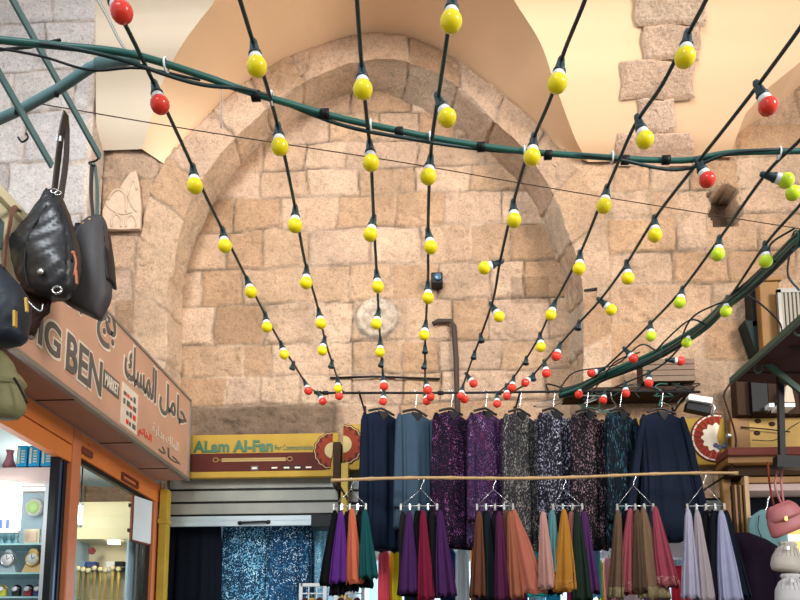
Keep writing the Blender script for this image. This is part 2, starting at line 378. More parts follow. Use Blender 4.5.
# front wall plane each side of the arch
def inside(poly, X, Z):
    r = np.zeros(X.shape, bool); n = len(poly)
    for i in range(n):
        x1, y1 = poly[i]; x2, y2 = poly[(i+1) % n]
        if y1 == y2: continue
        c_ = ((y1 > Z) != (y2 > Z)) & (X < (x2-x1)*(Z-y1)/(y2-y1)+x1); r ^= c_
    return r
mid = (aF*.5+aO*.5)[:, [0, 2]]; hole = [tuple(p) for p in mid[::6]]+[tuple(mid[-1]), (mid[-1][0], 0), (mid[0][0], 0)]
U, V = np.meshgrid(np.arange(-4.6, 4.9, .0175), np.arange(3.2, 8.2, .0175), indexing='ij')
rowp = [520, 470, 432, 398, 362, 322, 285, 252, 217, 190, 160, 128, 95, 62, 25, -20, -60]
rows = [zrow(p, YW, 650) for p in rowp]
_, J = courses(0, 1, -4.6, 4.9, 12, .3, .4, .36, .75, rows)
def js2(k, pxs, py):
    xs = [at(p, py, YW).x for p in pxs]; J[k] = [j for j in J[k] if j < xs[0]-.3]+xs+[j for j in J[k] if j > xs[-1]+.3]
js2(8, [608, 648, 680, 711, 740], 203); js2(7, [607, 675, 709, 760], 235); js2(9, [612, 650, 690, 738], 175); js2(6, [612, 672, 730], 268); js2(5, [612, 655, 712], 303)
disp, col, st = stone_field(U, V, rows, J, 41, PAL2, rough=.014)
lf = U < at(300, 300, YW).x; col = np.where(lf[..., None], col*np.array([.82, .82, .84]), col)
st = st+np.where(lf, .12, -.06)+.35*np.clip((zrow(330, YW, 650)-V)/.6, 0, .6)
# broken niche right of the arch, its shade darkened into the stone colour
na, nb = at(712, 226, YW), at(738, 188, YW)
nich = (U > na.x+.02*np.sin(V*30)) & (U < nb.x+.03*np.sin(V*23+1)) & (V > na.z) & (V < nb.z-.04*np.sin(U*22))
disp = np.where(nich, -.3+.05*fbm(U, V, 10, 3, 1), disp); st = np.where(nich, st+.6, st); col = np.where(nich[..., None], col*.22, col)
Pw = np.stack([U, YW-disp, V], -1)
Uc = U[:-1, :-1]+.009; Vc = V[:-1, :-1]+.009
keep = ~inside(hole, Uc, Vc)
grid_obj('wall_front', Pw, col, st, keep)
# the pier at the left, standing a little proud
U, V = np.meshgrid(np.arange(0, 1.7+.3, .02), np.arange(3.0, 9.2, .02), indexing='ij')
_, J = courses(3, 8.2, 0, 2, 14, .42, .6, .5, .9, None); rows, J = courses(3.0, 9.2, 0, 2.1, 14, .42, .6, .45, .9)
disp, col, st = stone_field(U, V, rows, J, 51, [lin(c) for c in [(206, 196, 190), (198, 186, 178), (212, 200, 192)]], rough=.006)
xe = at(88, 200, 7.08).x; X = np.where(U < 1.7, xe-1.7+U, xe+disp*.5); Y = np.where(U < 1.7, 7.08-disp, 7.08+(U-1.7))
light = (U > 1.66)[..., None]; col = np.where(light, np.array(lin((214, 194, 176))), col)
grid_obj('trim_left_pier', np.stack([X, Y, V], -1), col, st-.05)

# vault: the web over the arch, the groins and the side webs
gl = [(142, 149, 7.33), (148, 130, 7.2), (160, 88, 6.95), (180, 48, 6.65), (200, 20, 6.48), (215, 0, 6.35), (240, -50, 6.0)]
gr = [(588, 162, 7.36), (575, 138, 7.15), (555, 84, 6.8), (540, 42, 6.58), (514, 0, 6.35), (486, -50, 6.0)]
gL = smooth([at(*p) for p in gl], 8); gR = smooth([at(*p) for p in gr], 8)
crown = smooth([gL[-1], at(300, -120, 5.62), at(370, -140, 5.52), at(430, -120, 5.62), gR[-1]], 10)
G, _ = resample(gL+crown[1:-1]+gR[::-1], 240)
oi = [i for i in range(NS) if aO[i][2] > at(150, 165, YW).z]
O2, _ = resample(aO[oi], 240)
t = np.linspace(0, 1, 24)[None, :, None]
Pa = O2[:, None, :]*(1-t)+G[:, None, :]*t
bul = np.sin(np.pi*t[..., 0])*.05; Pa[..., 2] += bul*np.clip(np.sin(np.linspace(0, math.pi, 240)), 0, 1)[:, None]
Pa[:, 0, 1] = YW+.02
grid_obj('ceiling_vault_web', Pa, None, None, None, 'plaster')
gLa, _ = resample(gL+crown[1:20], 90); gRa, _ = resample(gR+crown[::-1][1:20], 90)
t = np.linspace(0, 1, 20)[None, :, None]
e = gLa.copy()
for i, p in enumerate(gLa): e[i, 0] = at(96, proj(p)[1], p[1]).x
e2 = e.copy(); e2[:, 1] = YW+.03
grid_obj('ceiling_vault_border', e[:, None, :]*(1-t[:, :6]/t[0, 5, 0])+e2[:, None, :]*t[:, :6]/t[0, 5, 0], None, None, None, 'plaster_grey')
grid_obj('ceiling_vault_left', gLa[:, None, :]*(1-t)+e[:, None, :]*t, None, None, None, 'plaster_grey')
Kp = [(-200, 1050), (-60, 930), (0, 872), (40, 830), (73, 800), (95, 770), (120, 746), (150, 734), (165, 731), (210, 728)]
def kx(py): return np.interp(py, [a for a, b in Kp], [b for a, b in Kp])
e = gRa.copy()
for i, p in enumerate(gRa):
    q = proj(p); e[i, 0] = at(float(kx(q[1])), q[1], p[1]).x
grid_obj('ceiling_vault_right', gRa[:, None, :]*(1-t)+e[:, None, :]*t, None, None, None, 'plaster')
e2 = e.copy(); e2[:, 1] = YW+.03
grid_obj('ceiling_vault_edge', e[:, None, :]*(1-t[:, :6]/t[0, 5, 0])+e2[:, None, :]*t[:, :6]/t[0, 5, 0], None, None, None, 'plaster')
mb = MB(); mb.bb(-5.2, 5.2, 5.2, 8.0, 9.2, 9.35); struct(mb.build('ceiling_upper', 'plaster'))
# stones left bare in the plaster of the right web
pyG = np.array([proj(p)[1] for p in gRa])
def webpt(px, py):
    i = int(np.argmin(abs(pyG-py))); j = min(max(i, 1), len(gRa)-2)
    y = np.interp(py, pyG[::-1], gRa[::-1, 1]) if pyG[0] > pyG[-1] else gRa[i, 1]
    return at(px, py, float(y))
U, V = None, None
blk = [(636, 706, -8, 25), (643, 700, 25, 60), (621, 694, 60, 99), (638, 675, 99, 133), (617, 693, 133, 166)]
for k, (xa, xb, ya, yb) in enumerate(blk):
    na_, nb_ = 36, 22; P = np.zeros((na_, nb_, 3))
    for i in range(na_):
        for j in range(nb_):
            u = i/(na_-1); v = j/(nb_-1)
            ex = (2.2 if i in (0, na_-1) else 0); wx = 2.0*math.sin(v*7+k*2)*(.5-u)*1.2
            px_ = xa+(xb-xa)*u+wx; py_ = ya+(yb-ya)*v+1.4*math.sin(u*8+k)*(1 if yb < 160 else .3)
            p = webpt(px_, py_); ed = min(u, 1-u, v, 1-v); p.y -= (.03*min(1, ed/.07)-.006)+.008*math.sin(u*23+v*17+k)*math.sin(u*11-v*31)*.5
            P[i, j] = p
    cc = np.ones((na_, nb_, 3))*np.array(lin([(214, 184, 156), (212, 178, 150), (208, 174, 146), (214, 182, 156), (210, 176, 150)][k]))
    cc *= 1.12; grid_obj('trim_bare_stone', P, cc, np.zeros((na_, nb_)) + (.12 if k == 0 else 0))
# ground, lintel, shop rooms
mb = MB(); mb.bb(-6, 6, -6, 11, -.1, 0); struct(mb.build('floor', 'ground'))
mb = MB(); mb.bb(-2.75, 3.9, 7.52, 7.84, 3.28, 3.62); struct(mb.build('wall_lintel', 'wood_dark'))
mb = MB(); mb.bb(-2.75, 3.9, 9.6, 9.7, 0, 3.3); struct(mb.build('wall_shop_back', 'interior'))
mb = MB(); mb.bb(-2.75, 2.72, 7.55, 9.6, 3.2, 3.28); struct(mb.build('ceiling_shop', 'interior'))
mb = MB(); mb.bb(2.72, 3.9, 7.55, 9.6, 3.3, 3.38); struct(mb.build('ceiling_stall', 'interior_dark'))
mb = MB(); mb.bb(2.72, 2.78, 7.5, 9.6, 0, 3.2); struct(mb.build('wall_light_block', 'interior_dark'))  # added divider keeping the shop lamp's light off the right stall
mb = MB(); mb.bb(-.98, -.9, 7.55, 9.6, 0, 3.2); struct(mb.build('wall_shop_divider', 'interior'))
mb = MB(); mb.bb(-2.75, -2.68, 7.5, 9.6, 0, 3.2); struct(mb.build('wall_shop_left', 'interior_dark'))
mb = MB(); mb.bb(3.85, 3.95, 7.45, 9.6, 0, 3.28); struct(mb.build('wall_shop_right', 'interior'))

# ============================================================ THE LEFT SHOP
XS = -2.4
def sgn(px, py): return atx(px, py, XS)
ZT, ZB = 4.17, 3.375
sg = thing('shop_sign', 'long salmon fascia sign lettered IG BEN over the orange shop front', 'sign', (XS-.14, 5.2, ZB))
mb = MB(); mb.bb(XS-.3, XS-.005, 3.2, 7.2, ZB+.01, ZT-.01); mb.build('sign_box', 'soffit', sg)
mb = MB(); mb.bb(XS-.012, XS, 3.2, 7.19, ZB+.03, ZT-.02); mb.build('sign_face', 'salmon', sg)
mb = MB(); mb.bb(XS+.001, XS+.02, 3.2, 4.42, 3.76, ZT-.0); mb.bb(XS+.02, XS+.05, 3.2, 4.40, ZT-.05, ZT+.01)
pn = mb.build('end_panel', 'cream', sg)
mb = MB(); mb.bb(XS+.02, XS+.03, 3.6, 3.92, 3.86, 4.02); mb.build('dark_panel_strip', 'teal_steel', pn)
mb = MB()
mb.bb(XS-.02, XS+.018, 3.2, 7.21, ZB, ZB+.03); mb.bb(XS-.02, XS+.012, 4.43, 7.21, ZT-.02, ZT); mb.bb(XS-.02, XS+.015, 7.19, 7.21, ZB, ZT)
mb.build('sign_trim', 'alu', sg)
mb = MB()
for y in (4.95, 5.95, 6.75):
    mb = MB(); mb.bb(XS-.29, XS-.02, y, y+.006, ZB+.004, ZB+.011); mb.build('soffit_seam', 'wood_dark', sg)
def on_sign(y, z, d=.001): return Matrix(((0, 0, 1, XS+d), (1, 0, 0, y), (0, 1, 0, z), (0, 0, 0, 1)))
def fit_text(txt, y0, y1, z0, z1, d, extr, name, m, parent, off=0, mk=on_sign, grow=0):
    mb = text_mb(txt, Matrix(), 1, 0, off)
    if not mb.v: return None
    xs = [v.x for v in mb.v]; ys = [v.y for v in mb.v]; a0, a1, b0, b1 = min(xs), max(xs), min(ys), max(ys)
    y0 -= grow; y1 += grow; z0 -= grow; z1 += grow
    cu = bpy.data.curves.new('t', 'FONT'); cu.body = txt; cu.size = 1; cu.offset = off; cu.extrude = .5
    o = bpy.data.objects.new('t', cu); C.objects.link(o); bpy.context.view_layer.update(); me = bpy.data.meshes.new_from_object(o)
    mt = mk(0, 0, d); mb = MB()
    mb.add([mt @ Vector((y0+(v.co.x-a0)/(a1-a0)*(y1-y0), z0+(v.co.y-b0)/(b1-b0)*(z1-z0), (v.co.z+.5)*extr)) for v in me.vertices], [list(p.vertices) for p in me.polygons])
    bpy.data.objects.remove(o); bpy.data.curves.remove(cu); bpy.data.meshes.remove(me)
    return mb.build(name, m, parent)
def lettering(txt, y0, y1, z0, z1, name='lettering', m='greyletter', off=.02, halo=.018, hoff=.07):
    fit_text(txt, y0, y1, z0, z1, .001, .003, 'letter_outline', 'halo', sg, off=hoff, grow=halo)
    fit_text(txt, y0, y1, z0, z1, .004, .004, name, m, sg, off=off)
def box_px(l, r_, lt, lb, rt, rb2):
    """picture corners on the sign plane: left x, right x, left top/bottom y, right top/bottom y"""
    p = [sgn(l, lt), sgn(l, lb), sgn(r_, rt), sgn(r_, rb2)]
    return (p[0].y+p[1].y)/2, (p[2].y+p[3].y)/2, (p[1].z+p[3].z)/2, (p[0].z+p[2].z)/2
lettering('B', *box_px(21, 35, 302, 334, 311, 343))
lettering('IG', *box_px(38, 60, 314, 347, 324, 359))
lettering('BEN', *box_px(66, 101, 331, 366, 362, 401))
mb = MB(); y0_, y1_, z0_, z1_ = box_px(103, 119, 371, 389, 380, 398); mb.bb(XS, XS+.004, y0_, y1_, z0_, z1_); mb.build('name_plaque', 'greyletter', sg)
fit_text('MARKET', y0_+.02, y1_-.02, z0_+.02, z1_-.02, .005, .003, 'small_lettering', 'halo', sg, off=.02)
AR = lambda *a: ''.join(chr(x) for x in a[::-1])
lettering(AR(0xFE91, 0xFEE6)+'  '+AR(0xFE91, 0xFE9E), *box_px(60, 115, 262, 300, 312, 362), 'arabic_lettering', halo=.02, hoff=.045)
lettering(AR(0xFE8D, 0xFEDF, 0xFEE4, 0xFEB4, 0xFEDA), *box_px(124, 156, 341, 383, 367, 399), 'arabic_lettering', halo=.02, hoff=.045)
lettering(AR(0xFEA3, 0xFE8E, 0xFEE3, 0xFEDE), *box_px(159, 186, 378, 416, 401, 432), 'arabic_lettering', halo=.02, hoff=.045)
fit_text(AR(0xFE8D, 0xFEDF, 0xFEA8, 0xFE8E, 0xFE97, 0xFEE2), *box_px(138, 151, 425, 436, 434, 446), .003, .003, 'small_arabic_lettering', 'red', sg)
fit_text(AR(0xFE91, 0xFEAA, 0xFE8E, 0xFEAD, 0xFE93)+' '+AR(0xFE8D, 0xFEDF, 0xFEE4, 0xFEE0, 0xFEDA), *box_px(152, 178, 424, 438, 440, 452), .003, .003, 'small_arabic_lettering', 'halo', sg)
fit_text(AR(0xFEA3, 0xFE8E, 0xFEA9), *box_px(158, 180, 441, 451, 456, 466), .003, .003, 'small_arabic_lettering', 'greyletter', sg)
mb = MB(); ly0, ly1, lz0, lz1 = box_px(121, 137, 382, 424, 393, 436); mb.bb(XS, XS+.004, ly0, ly1, lz0, lz1); lp = mb.build('logo_patch', 'halo', sg)
rr = random.Random(2)
for i in range(4):
    for j in range(4):
        if rr.random() < .8:
            y = ly0+.03+i*(ly1-ly0-.06)/4; z = lz0+.03+j*(lz1-lz0-.05)/4; mb = MB(); mb.bb(XS+.004, XS+.007, y, y+rr.uniform(.03, .06), z, z+rr.uniform(.02, .045))
            mb.build('emblem', 'red' if (i+j) % 3 == 1 else 'greyletter', lp)
XF = -2.7
def yF(px, py): return atx(px, py, XF).y
LZ1, LZ2, LT = 3.11, 3.19, 3.375
p0_, p1_ = yF(70, 480), yF(79.5, 480); q0_, q1_ = yF(155, 505), yF(160, 505)
sf = thing('storefront', 'orange painted metal frame of the lit clock and watch shop', 'shop front', (XF, 5.6, 0))
mb = MB(); mb.bb(XF-.06, XF, 3.3, p0_, LZ1, 3.235); mb.bb(XF-.06, XF+.004, 3.3, p0_, 3.245, LT); mb.build('lintel', 'orange', sf)
mb = MB(); mb.bb(XF-.06, XF, p1_, q1_, LZ2, LT); mb.bb(XF-.0, XF+.012, p1_+.1, q1_-.05, 3.31, 3.32); mb.build('lintel', 'orange', sf)
mb = MB(); mb.bb(XF-.08, XF+.01, p0_+.01, p1_-.005, 0, LT); mb.build('post', 'orange_post', sf, bevel=.008)
mb = MB(); mb.bb(XF-.06, XF, q0_, q1_, 0, LZ2); mb.build('post', 'orange_post', sf, bevel=.006)
hz = atx(83, 451, XF); mb = MB(); mb.bb(XF+.01, XF+.022, p1_-.02, p1_+.16, hz.z-.025, hz.z+.025); mb.build('hasp', 'redwood', sf, bevel=.004)
l0, l1 = atx(121, 476, XF), atx(137, 481, XF)
for a_, b_, c_, d_ in ((l0.y, l1.y, l0.z+.02, l0.z+.035), (l0.y, l1.y, l0.z-.03, l0.z-.015), (l0.y, l0.y+.02, l0.z-.015, l0.z+.02), (l1.y-.02, l1.y, l0.z-.015, l0.z+.02)):
    mb = MB(); mb.bb(XF, XF+.02, a_, b_, c_, d_); mb.build('latch_bar', 'redwood', sf)
for a_, b_ in ((59, 62), (66, 69)):
    mb = MB(); mb.bb(XF-.07, XF-.02, yF(a_, 480), yF(b_, 480), 0, LZ1); mb.build('door_frame', 'black', sf)
mb = MB(); mb.bb(XF-.06, XF-.03, yF(62.3, 480), yF(65.7, 480), 0, LZ1); mb.build('door_stile', mat('blue_grey_aluminium', (60, 88, 128), .35, metal=.4), sf)
mb = MB(); mb.bb(XF-.07, XF-.02, q0_-.14, q0_-.03, 0, LZ2); mb.build('window_frame', 'black', sf)
mb = MB(); mb.bb(XF-.06, XF-.02, p1_, q0_-.03, LZ2-.035, LZ2-.002); mb.build('window_frame', 'black', sf)
mb = MB(); mb.bb(XF-.045, XF-.04, p1_, q0_-.14, .9, LZ2-.03); mb.build('window_glass', 'glass', sf)
mb = MB(); mb.bb(XF-.06, XF+.0, p1_, q0_, 0, .9); mb.build('sill_panel', 'orange', sf)
# room behind
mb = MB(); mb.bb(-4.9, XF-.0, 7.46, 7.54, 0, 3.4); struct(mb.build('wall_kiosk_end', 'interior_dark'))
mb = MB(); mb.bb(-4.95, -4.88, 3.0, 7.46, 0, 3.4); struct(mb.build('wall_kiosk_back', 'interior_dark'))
mb = MB(); mb.bb(-4.9, XF-.01, 3.2, 7.46, 3.38, 3.44); struct(mb.build('ceiling_kiosk', 'interior'))
# yellow corner post
mb = MB(); px0_, px1_ = at(159, 550, 7.3).x, at(167, 550, 7.3).x; pz_ = at(163, 490, 7.3).z; mb.bb(px0_, px1_, 7.26, 7.36, 0, pz_); mb.bb(px0_-.01, px1_+.01, 7.25, 7.37, pz_-.33, pz_-.29)
tag(mb.build('corner_post', 'yellow_post', bevel=.005, origin=(-2.57, 7.31, 0)), 'mustard yellow post between the orange shop front and the grey roller shutter', 'post')

# things in the left bay
YC = 5.5
def sh(px, py, Y=YC): return at(px, py, Y)
xa, xb = at(-30, 540, YC).x, at(52, 540, YC).x
cab = thing('display_cabinet', 'bright glass shelf cabinet of clocks behind the orange door post', 'cabinet', ((xa+xb)/2, YC+.15, 0))
zs = [sh(0, p).z for p in (544, 573, 597)]
mb = MB(); mb.bb(xa, xb, YC+.3, YC+.32, .2, sh(0, 462).z-.02); mb.build('back_panel', mat('pale_blue_backing', (196, 222, 232), .5), cab)
mb = MB(); zt = sh(0, 484).z; mb.bb(xa, xb+.0, YC-.02, YC+.32, zt, sh(0, 468).z); mb.build('top_box', mat('pink_white_board', (236, 206, 196), .5), cab, bevel=.01)
mb = MB(); mb.bb(xb-.03, xb, YC-.02, YC+.3, .2, zt); mb.build('side_post', 'redwood', cab)
mb = MB(); mb.bb(xb-.065, xb-.03, YC-.02, YC+.02, .2, zt); mb.build('front_stile', 'white', cab)
for z in zs:
    mb = MB(); mb.bb(xa, xb-.066, YC-.0, YC+.29, z-.008, z+.004); mb.build('shelf', mat('aqua_glass_edge', (176, 220, 218), .15), cab)
mb = MB(); mb.bb(xa, xb, YC-.02, YC+.32, 0, .2); mb.build('plinth', 'redwood', cab)
mb = MB(); mb.tube([(xa+.02, YC+.05, zt-.03), (xb-.1, YC+.05, zt-.03)], .012); mb.build('strip_light', emit('cabinet_light', (235, 248, 255), 3), cab)
# blue boxes standing on top
zb = sh(0, 467).z+.002
for i, (a, b_) in enumerate([(17, 27), (28.5, 39.5), (41, 53)]):
    x1, x2 = at(a, 455, YC).x, at(b_, 455, YC).x
    t_ = thing('blue_box', ['blue box at the left end of the row on top of the clock cabinet', 'middle blue box of the row on top of the clock cabinet', 'blue box at the right end of the row on the clock cabinet'][i], 'box', ((x1+x2)/2, YC+.1, zb), 'blue boxes on the clock cabinet')
    h = sh(0, 446).z; mb = MB(); mb.bb(x1, x2, YC, YC+.2, zb, h); mb.build('carton', mat('bright_blue_card', (30, 160, 210), .5), t_, bevel=.003)
    mb = MB(); w_ = x2-x1
    mb.bb(x1+w_*.12, x1+w_*.3, YC-.003, YC, zb+.02, h-.015)
    for q in range(5): mb.bb(x1+w_*.45, x1+w_*.8, YC-.003, YC, zb+.03+q*.02, zb+.04+q*.02)
    mb.build('printed_spine', 'cream', t_)
# clocks
def clockface(mb2, c, r, par, rim='gold', face='white'):
    mt = Matrix.Translation(Vector(c)) @ Euler((R(90), 0, 0)).to_matrix().to_4x4()
    m1 = MB(); m1.lathe([(r*.9, -.004), (r*1.15, -.002), (r*1.15, .01), (r*.95, .014), (r*.9, .006)], mt, 24); f1 = m1.build('clock_rim', rim, par)
    m2 = MB(); m2.lathe([(r, .004), (r, .008)], mt, 24); m2.build('dial', face, f1)
    m3 = MB(); m3.bar(Vector(c)+Vector((0, -.011, 0)), Vector(c)+Vector((r*.5, -.011, r*.35)), .002, .003); m3.bar(Vector(c)+Vector((0, -.011, 0)), Vector(c)+Vector((-r*.1, -.011, r*.75)), .002, .003); m3.build('hand', 'black', f1)
def mantel(px0, px1, pyb, pyt, m, label, zb, face='white', rim='gold'):
    a, b_ = at(px0, pyb, YC+.05), at(px1, pyb, YC+.05); h = at(px0, pyt, YC+.05).z-zb; w_ = b_.x-a.x; x = (a.x+b_.x)/2
    t_ = thing('mantel_clock', label, 'clock', (x, YC+.08, zb))
    pts = [(-.5, 0), (.5, 0), (.46, .12), (.32, .35), (.24, .8), (.12, .98), (-.12, .98), (-.24, .8), (-.32, .35), (-.46, .12)]
    mb = MB(); mb.prism([(x+p*w_, YC+.05, zb+q*h) for p, q in pts], (0, .06, 0)); mb.build('clock_case', m, t_, bevel=.003)
    clockface(None, (x, YC+.047, zb+h*.55), h*.26, t_, rim, face)
z1_ = zs[1]+.005
mantel(21, 43, 572, 548, mat('light_wood_case', (232, 190, 120), .4), 'light wooden mantel clock on the middle shelf of the clock cabinet', z1_)
mantel(-2, 16, 572, 549, mat('grey_clock_case', (170, 184, 190), .4), 'grey mantel clock on the middle shelf, beside the light wooden one', z1_, rim='steel')
z0_ = zs[0]+.005
a, b_ = at(19, 543, YC), at(35, 543, YC)
t_ = thing('photo_frame', 'small pale rectangular frame on the upper glass shelf', 'frame', ((a.x+b_.x)/2, YC+.08, z0_)); h = .115
mb = MB(); mb.bb(a.x, b_.x, YC+.06, YC+.08, z0_, z0_+h); mb.build('frame_border', 'cream', t_, bevel=.008)
mb = MB(); mb.bb(a.x+.02, b_.x-.02, YC+.055, YC+.06, z0_+.02, z0_+h-.02); mb.build('frame_picture', mat('peach_picture', (226, 190, 160), .5), t_)
t_ = thing('wall_clock', 'round lime and white clock above the pale frame in the glass cabinet', 'clock', tuple(at(35, 508, YC+.26)))
mt = Matrix.Translation(at(35, 508, YC+.28)) @ Euler((R(90), 0, 0)).to_matrix().to_4x4()
mb = MB(); mb.lathe([(.07, 0), (.07, .02), (.055, .03)], mt, 24); mb.build('clock_rim', 'white', t_)
mb = MB(); mb.lathe([(.05, .028), (.048, .034)], mt, 24); mb.build('dial', mat('lime_dial', (196, 236, 150), .4), t_)
t_ = thing('ornament', 'cluster of small blue grey figurines on the upper glass shelf beside the pale frame', 'ornament', tuple(at(8, 543, YC+.08))); zz = z0_
for q in range(5):
    c_ = at(2+q*3.6, 540, YC+.06+.03*(q % 2)); mb = MB(); mb.lathe([(.02, 0), (.024, .01), (.012, .04), (.018, .06), (.012, .085), (.004, .1)], Matrix.Translation((c_.x, c_.y, zz)), 10); mb.build('figurine', mat('blue_grey_glaze', (120, 168, 180), .3), t_)
# white lamp panel
p = at(8, 505, YC-.06)
t_ = thing('light_panel', 'glowing white arched light panel at the left edge beside the clocks', 'lamp', (p.x, p.y, p.z-.17))
a, b_, zt_, zb_ = at(-14, 500, YC-.06).x, at(20, 500, YC-.06).x, at(0, 482, YC-.06).z, at(0, 530, YC-.06).z
mb = MB(); pts = [(a, p.y, zb_), (b_, p.y, zb_), (b_, p.y, zt_-.04), (b_-.04, p.y, zt_), (a, p.y, zt_+.02)]; mb.prism(pts, (0, .03, 0)); mb.build('lit_face', emit('white_panel_light', (255, 255, 252), 1.5), t_)
mb = MB()
for q in range(3): mb.bb(a+.06+q*.05, a+.085+q*.05, p.y-.004, p.y, zb_+.01, zb_+.075)
mb.build('printed_figure', mat('blue_print', (120, 150, 200), .5), t_)
mb = MB(); mb.bb(a, b_, p.y+.005, p.y+.05, zb_-.02, zb_); mb.build('base', 'white', t_)
# watches on cushions, bottom shelf
z2_ = zs[2]+.005
def cushion_watch(px, m, label, dial='white'):
    c_ = at(px, 590, YC+.06); t_ = thing('wrist_watch', label, 'watch', (c_.x, c_.y, z2_), 'watches on the lowest shelf')
    mb = MB(); mb.bb(c_.x-.028, c_.x+.028, c_.y-.015, c_.y+.035, z2_, z2_+.06); mb.build('cushion', m, t_, bevel=.012)
    mb = MB(); mb.tube([(c_.x+.031*math.cos(q), c_.y+.01, z2_+.055+.028*math.sin(q)) for q in np.linspace(0, math.pi, 9)], .008, 6); mb.build('strap', 'gold' if 'gold' in label else 'dark', t_)
    mb = MB(); mb.lathe([(.02, 0), (.02, .008)], Matrix.Translation((c_.x, c_.y-.017, z2_+.055)) @ Euler((R(60), 0, 0)).to_matrix().to_4x4(), 16); mb.build('dial', dial, t_)
cushion_watch(2, mat('yellow_cushion', (210, 206, 80), .6), 'gold watch on a yellow cushion at the left end of the lowest shelf')
cushion_watch(16, mat('black_cushion', (40, 40, 44), .6), 'watch on a black cushion on the lowest shelf')
cushion_watch(28, mat('red_cushion', (170, 60, 60), .6), 'watch on a red cushion on the lowest shelf')
cushion_watch(38, mat('blue_cushion', (50, 70, 130), .6), 'watch on a dark blue cushion at the right end of the lowest shelf')
t_ = thing('vase', 'tall pink vase on top of the cabinet, left of the blue boxes', 'vase', (at(9, 470, YC+.1).x, YC+.1, zb))
mb = MB(); mb.lathe([(.035, 0), (.05, .03), (.03, .08), (.022, .12), (.03, .15)], Matrix.Translation((at(9, 470, YC+.1).x, YC+.1, zb)), 16); mb.build('vase_body', mat('dusky_pink_glaze', (196, 120, 130), .3), t_)
point('cabinet_glow', (-3.1, 5.0, 2.75), 7, (.86, .95, 1))
# things in the right bay of the shop
YD = 7.0
xa, xb = at(74, 520, YD).x, at(130, 520, YD).x; zt, zm = at(0, 503, YD).z, at(0, 540, YD).z
cb = thing('watch_cabinet', 'cream topped cabinet with a glass front full of gold watches', 'cabinet', ((xa+xb)/2, YD+.15, 0))
mb = MB(); mb.bb(xa, xb, YD, YD+.32, zm, zt); mb.build('header_panel', 'cream', cb, bevel=.004)
mb = MB(); mb.bb(xa, xb, YD+.30, YD+.32, .1, zm); mb.build('back_panel', mat('sand_backing', (214, 198, 164), .6), cb)
mb = MB(); mb.bb(xb-.02, xb, YD, YD+.3, .1, zm); mb.build('side_panel', 'interior', cb)
mb = MB(); mb.bb(xa, xa+.02, YD, YD+.3, .1, zm); mb.build('side_panel', 'interior', cb)
mb = MB(); mb.bb(xa, xb, YD, YD+.32, 0, .1); mb.build('plinth', 'cream', cb)
zr = at(0, 570, YD).z
mb = MB(); mb.bb(xa+.02, xb-.02, YD+.06, YD+.29, zr-.01, zr); mb.build('shelf', 'glass', cb)
mb = MB(); mb.tube([(xa+.03, YD+.1, zr+.03), (xb-.03, YD+.1, zr+.03)], .006, 8); mb.build('hanging_rail', 'steel', cb)
mb = MB(); mb.bb(at(105, 545, YD).x, at(116, 545, YD).x, YD+.05, YD+.1, zm-.035, zm-.01); mb.build('lamp', 'tube', cb)
# hanging gold watches
wm = MB(); wm.bb(-.011, .011, -.004, .004, -.26, 0)
wstrap = wm.build('strap', 'gold'); C.objects.unlink(wstrap); wm = MB()
mt = Euler((R(90), 0, 0)).to_matrix().to_4x4(); wm.lathe([(.024, 0), (.026, .004), (.026, .012), (.02, .014)], mt, 18); wcase = wm.build('watch_case', 'gold'); C.objects.unlink(wcase)
wm = MB(); wm.lathe([(.02, .0145), (.019, .016)], mt, 18); wdial = wm.build('dial', 'cream'); C.objects.unlink(wdial)
def hang_watch(px, Y, zt_, label, grp, dy=.0, col=None):
    x = at(px, 570, Y).x; t_ = thing('hanging_watch', label, 'watch', (x, Y, zt_-.3), grp)
    s_ = wstrap.copy(); c_ = wcase.copy(); d_ = wdial.copy()
    for o, z in ((s_, .28), (c_, .3), ):
        C.objects.link(o); o.parent = t_; o.location = (0, -.006 if o is c_ else 0, z)
    C.objects.link(d_); d_.parent = c_; d_.location = (0, 0, 0)
wl = ['leftmost', 'second from the left', 'third from the left', 'fourth from the left', 'fifth from the left', 'sixth from the left', 'seventh from the left', 'rightmost']
for i, px in enumerate([79, 84, 89, 95, 101, 106, 113, 119]):
    hang_watch(px, YD+.09-.0, zr+.02-.01*(i % 3), f'gold bracelet watch, {wl[i]} of the row hanging in the watch cabinet', 'gold watches hanging in the cabinet')
for i, (px, py, m, lb, nm) in enumerate([(82, 556, 'blue_print', 'small blue and white boxed item on the upper shelf of the watch cabinet, left', 'gift_box'), (93, 556, 'blue_cushion', 'dark blue patterned gift box on the upper shelf of the watch cabinet, centre', 'gift_box'), (112, 556, 'white', 'white gift box on the upper shelf of the watch cabinet, right', 'gift_box'), (121, 552, 'dark', 'dark hat box near the right side of the watch cabinet', 'hat_box')]):
    x = at(px, py, YD+.2).x; t_ = thing(nm, lb, 'box', (x, YD+.2, zr)); mm = M.get(m) or bpy.data.materials[m]
    mb = MB(); mb.bb(x-.04, x+.04, YD+.17, YD+.25, zr+.001, zr+.075); mb.build('carton', mm, t_, bevel=.003)
    mb = MB(); mb.bb(x-.043, x+.043, YD+.167, YD+.253, zr+.075, zr+.095); mb.build('lid', mm, t_, bevel=.003)
t_ = thing('rosette', 'dark red fabric rosette on the shelf of the watch cabinet', 'rosette', (at(92, 549, YD+.15).x, YD+.1, zr+.1))
for q in range(5):
    a = q*1.256; c_ = at(92, 551, YD+.12)+Vector((.018*math.cos(a), 0, .018*math.sin(a))); mb = MB(); mb.ball(c_, .02, .01, .017); mb.build('petal', mat('dark_red_cloth', (130, 34, 34), .7) if q == 0 else bpy.data.materials['dark_red_cloth'], t_)
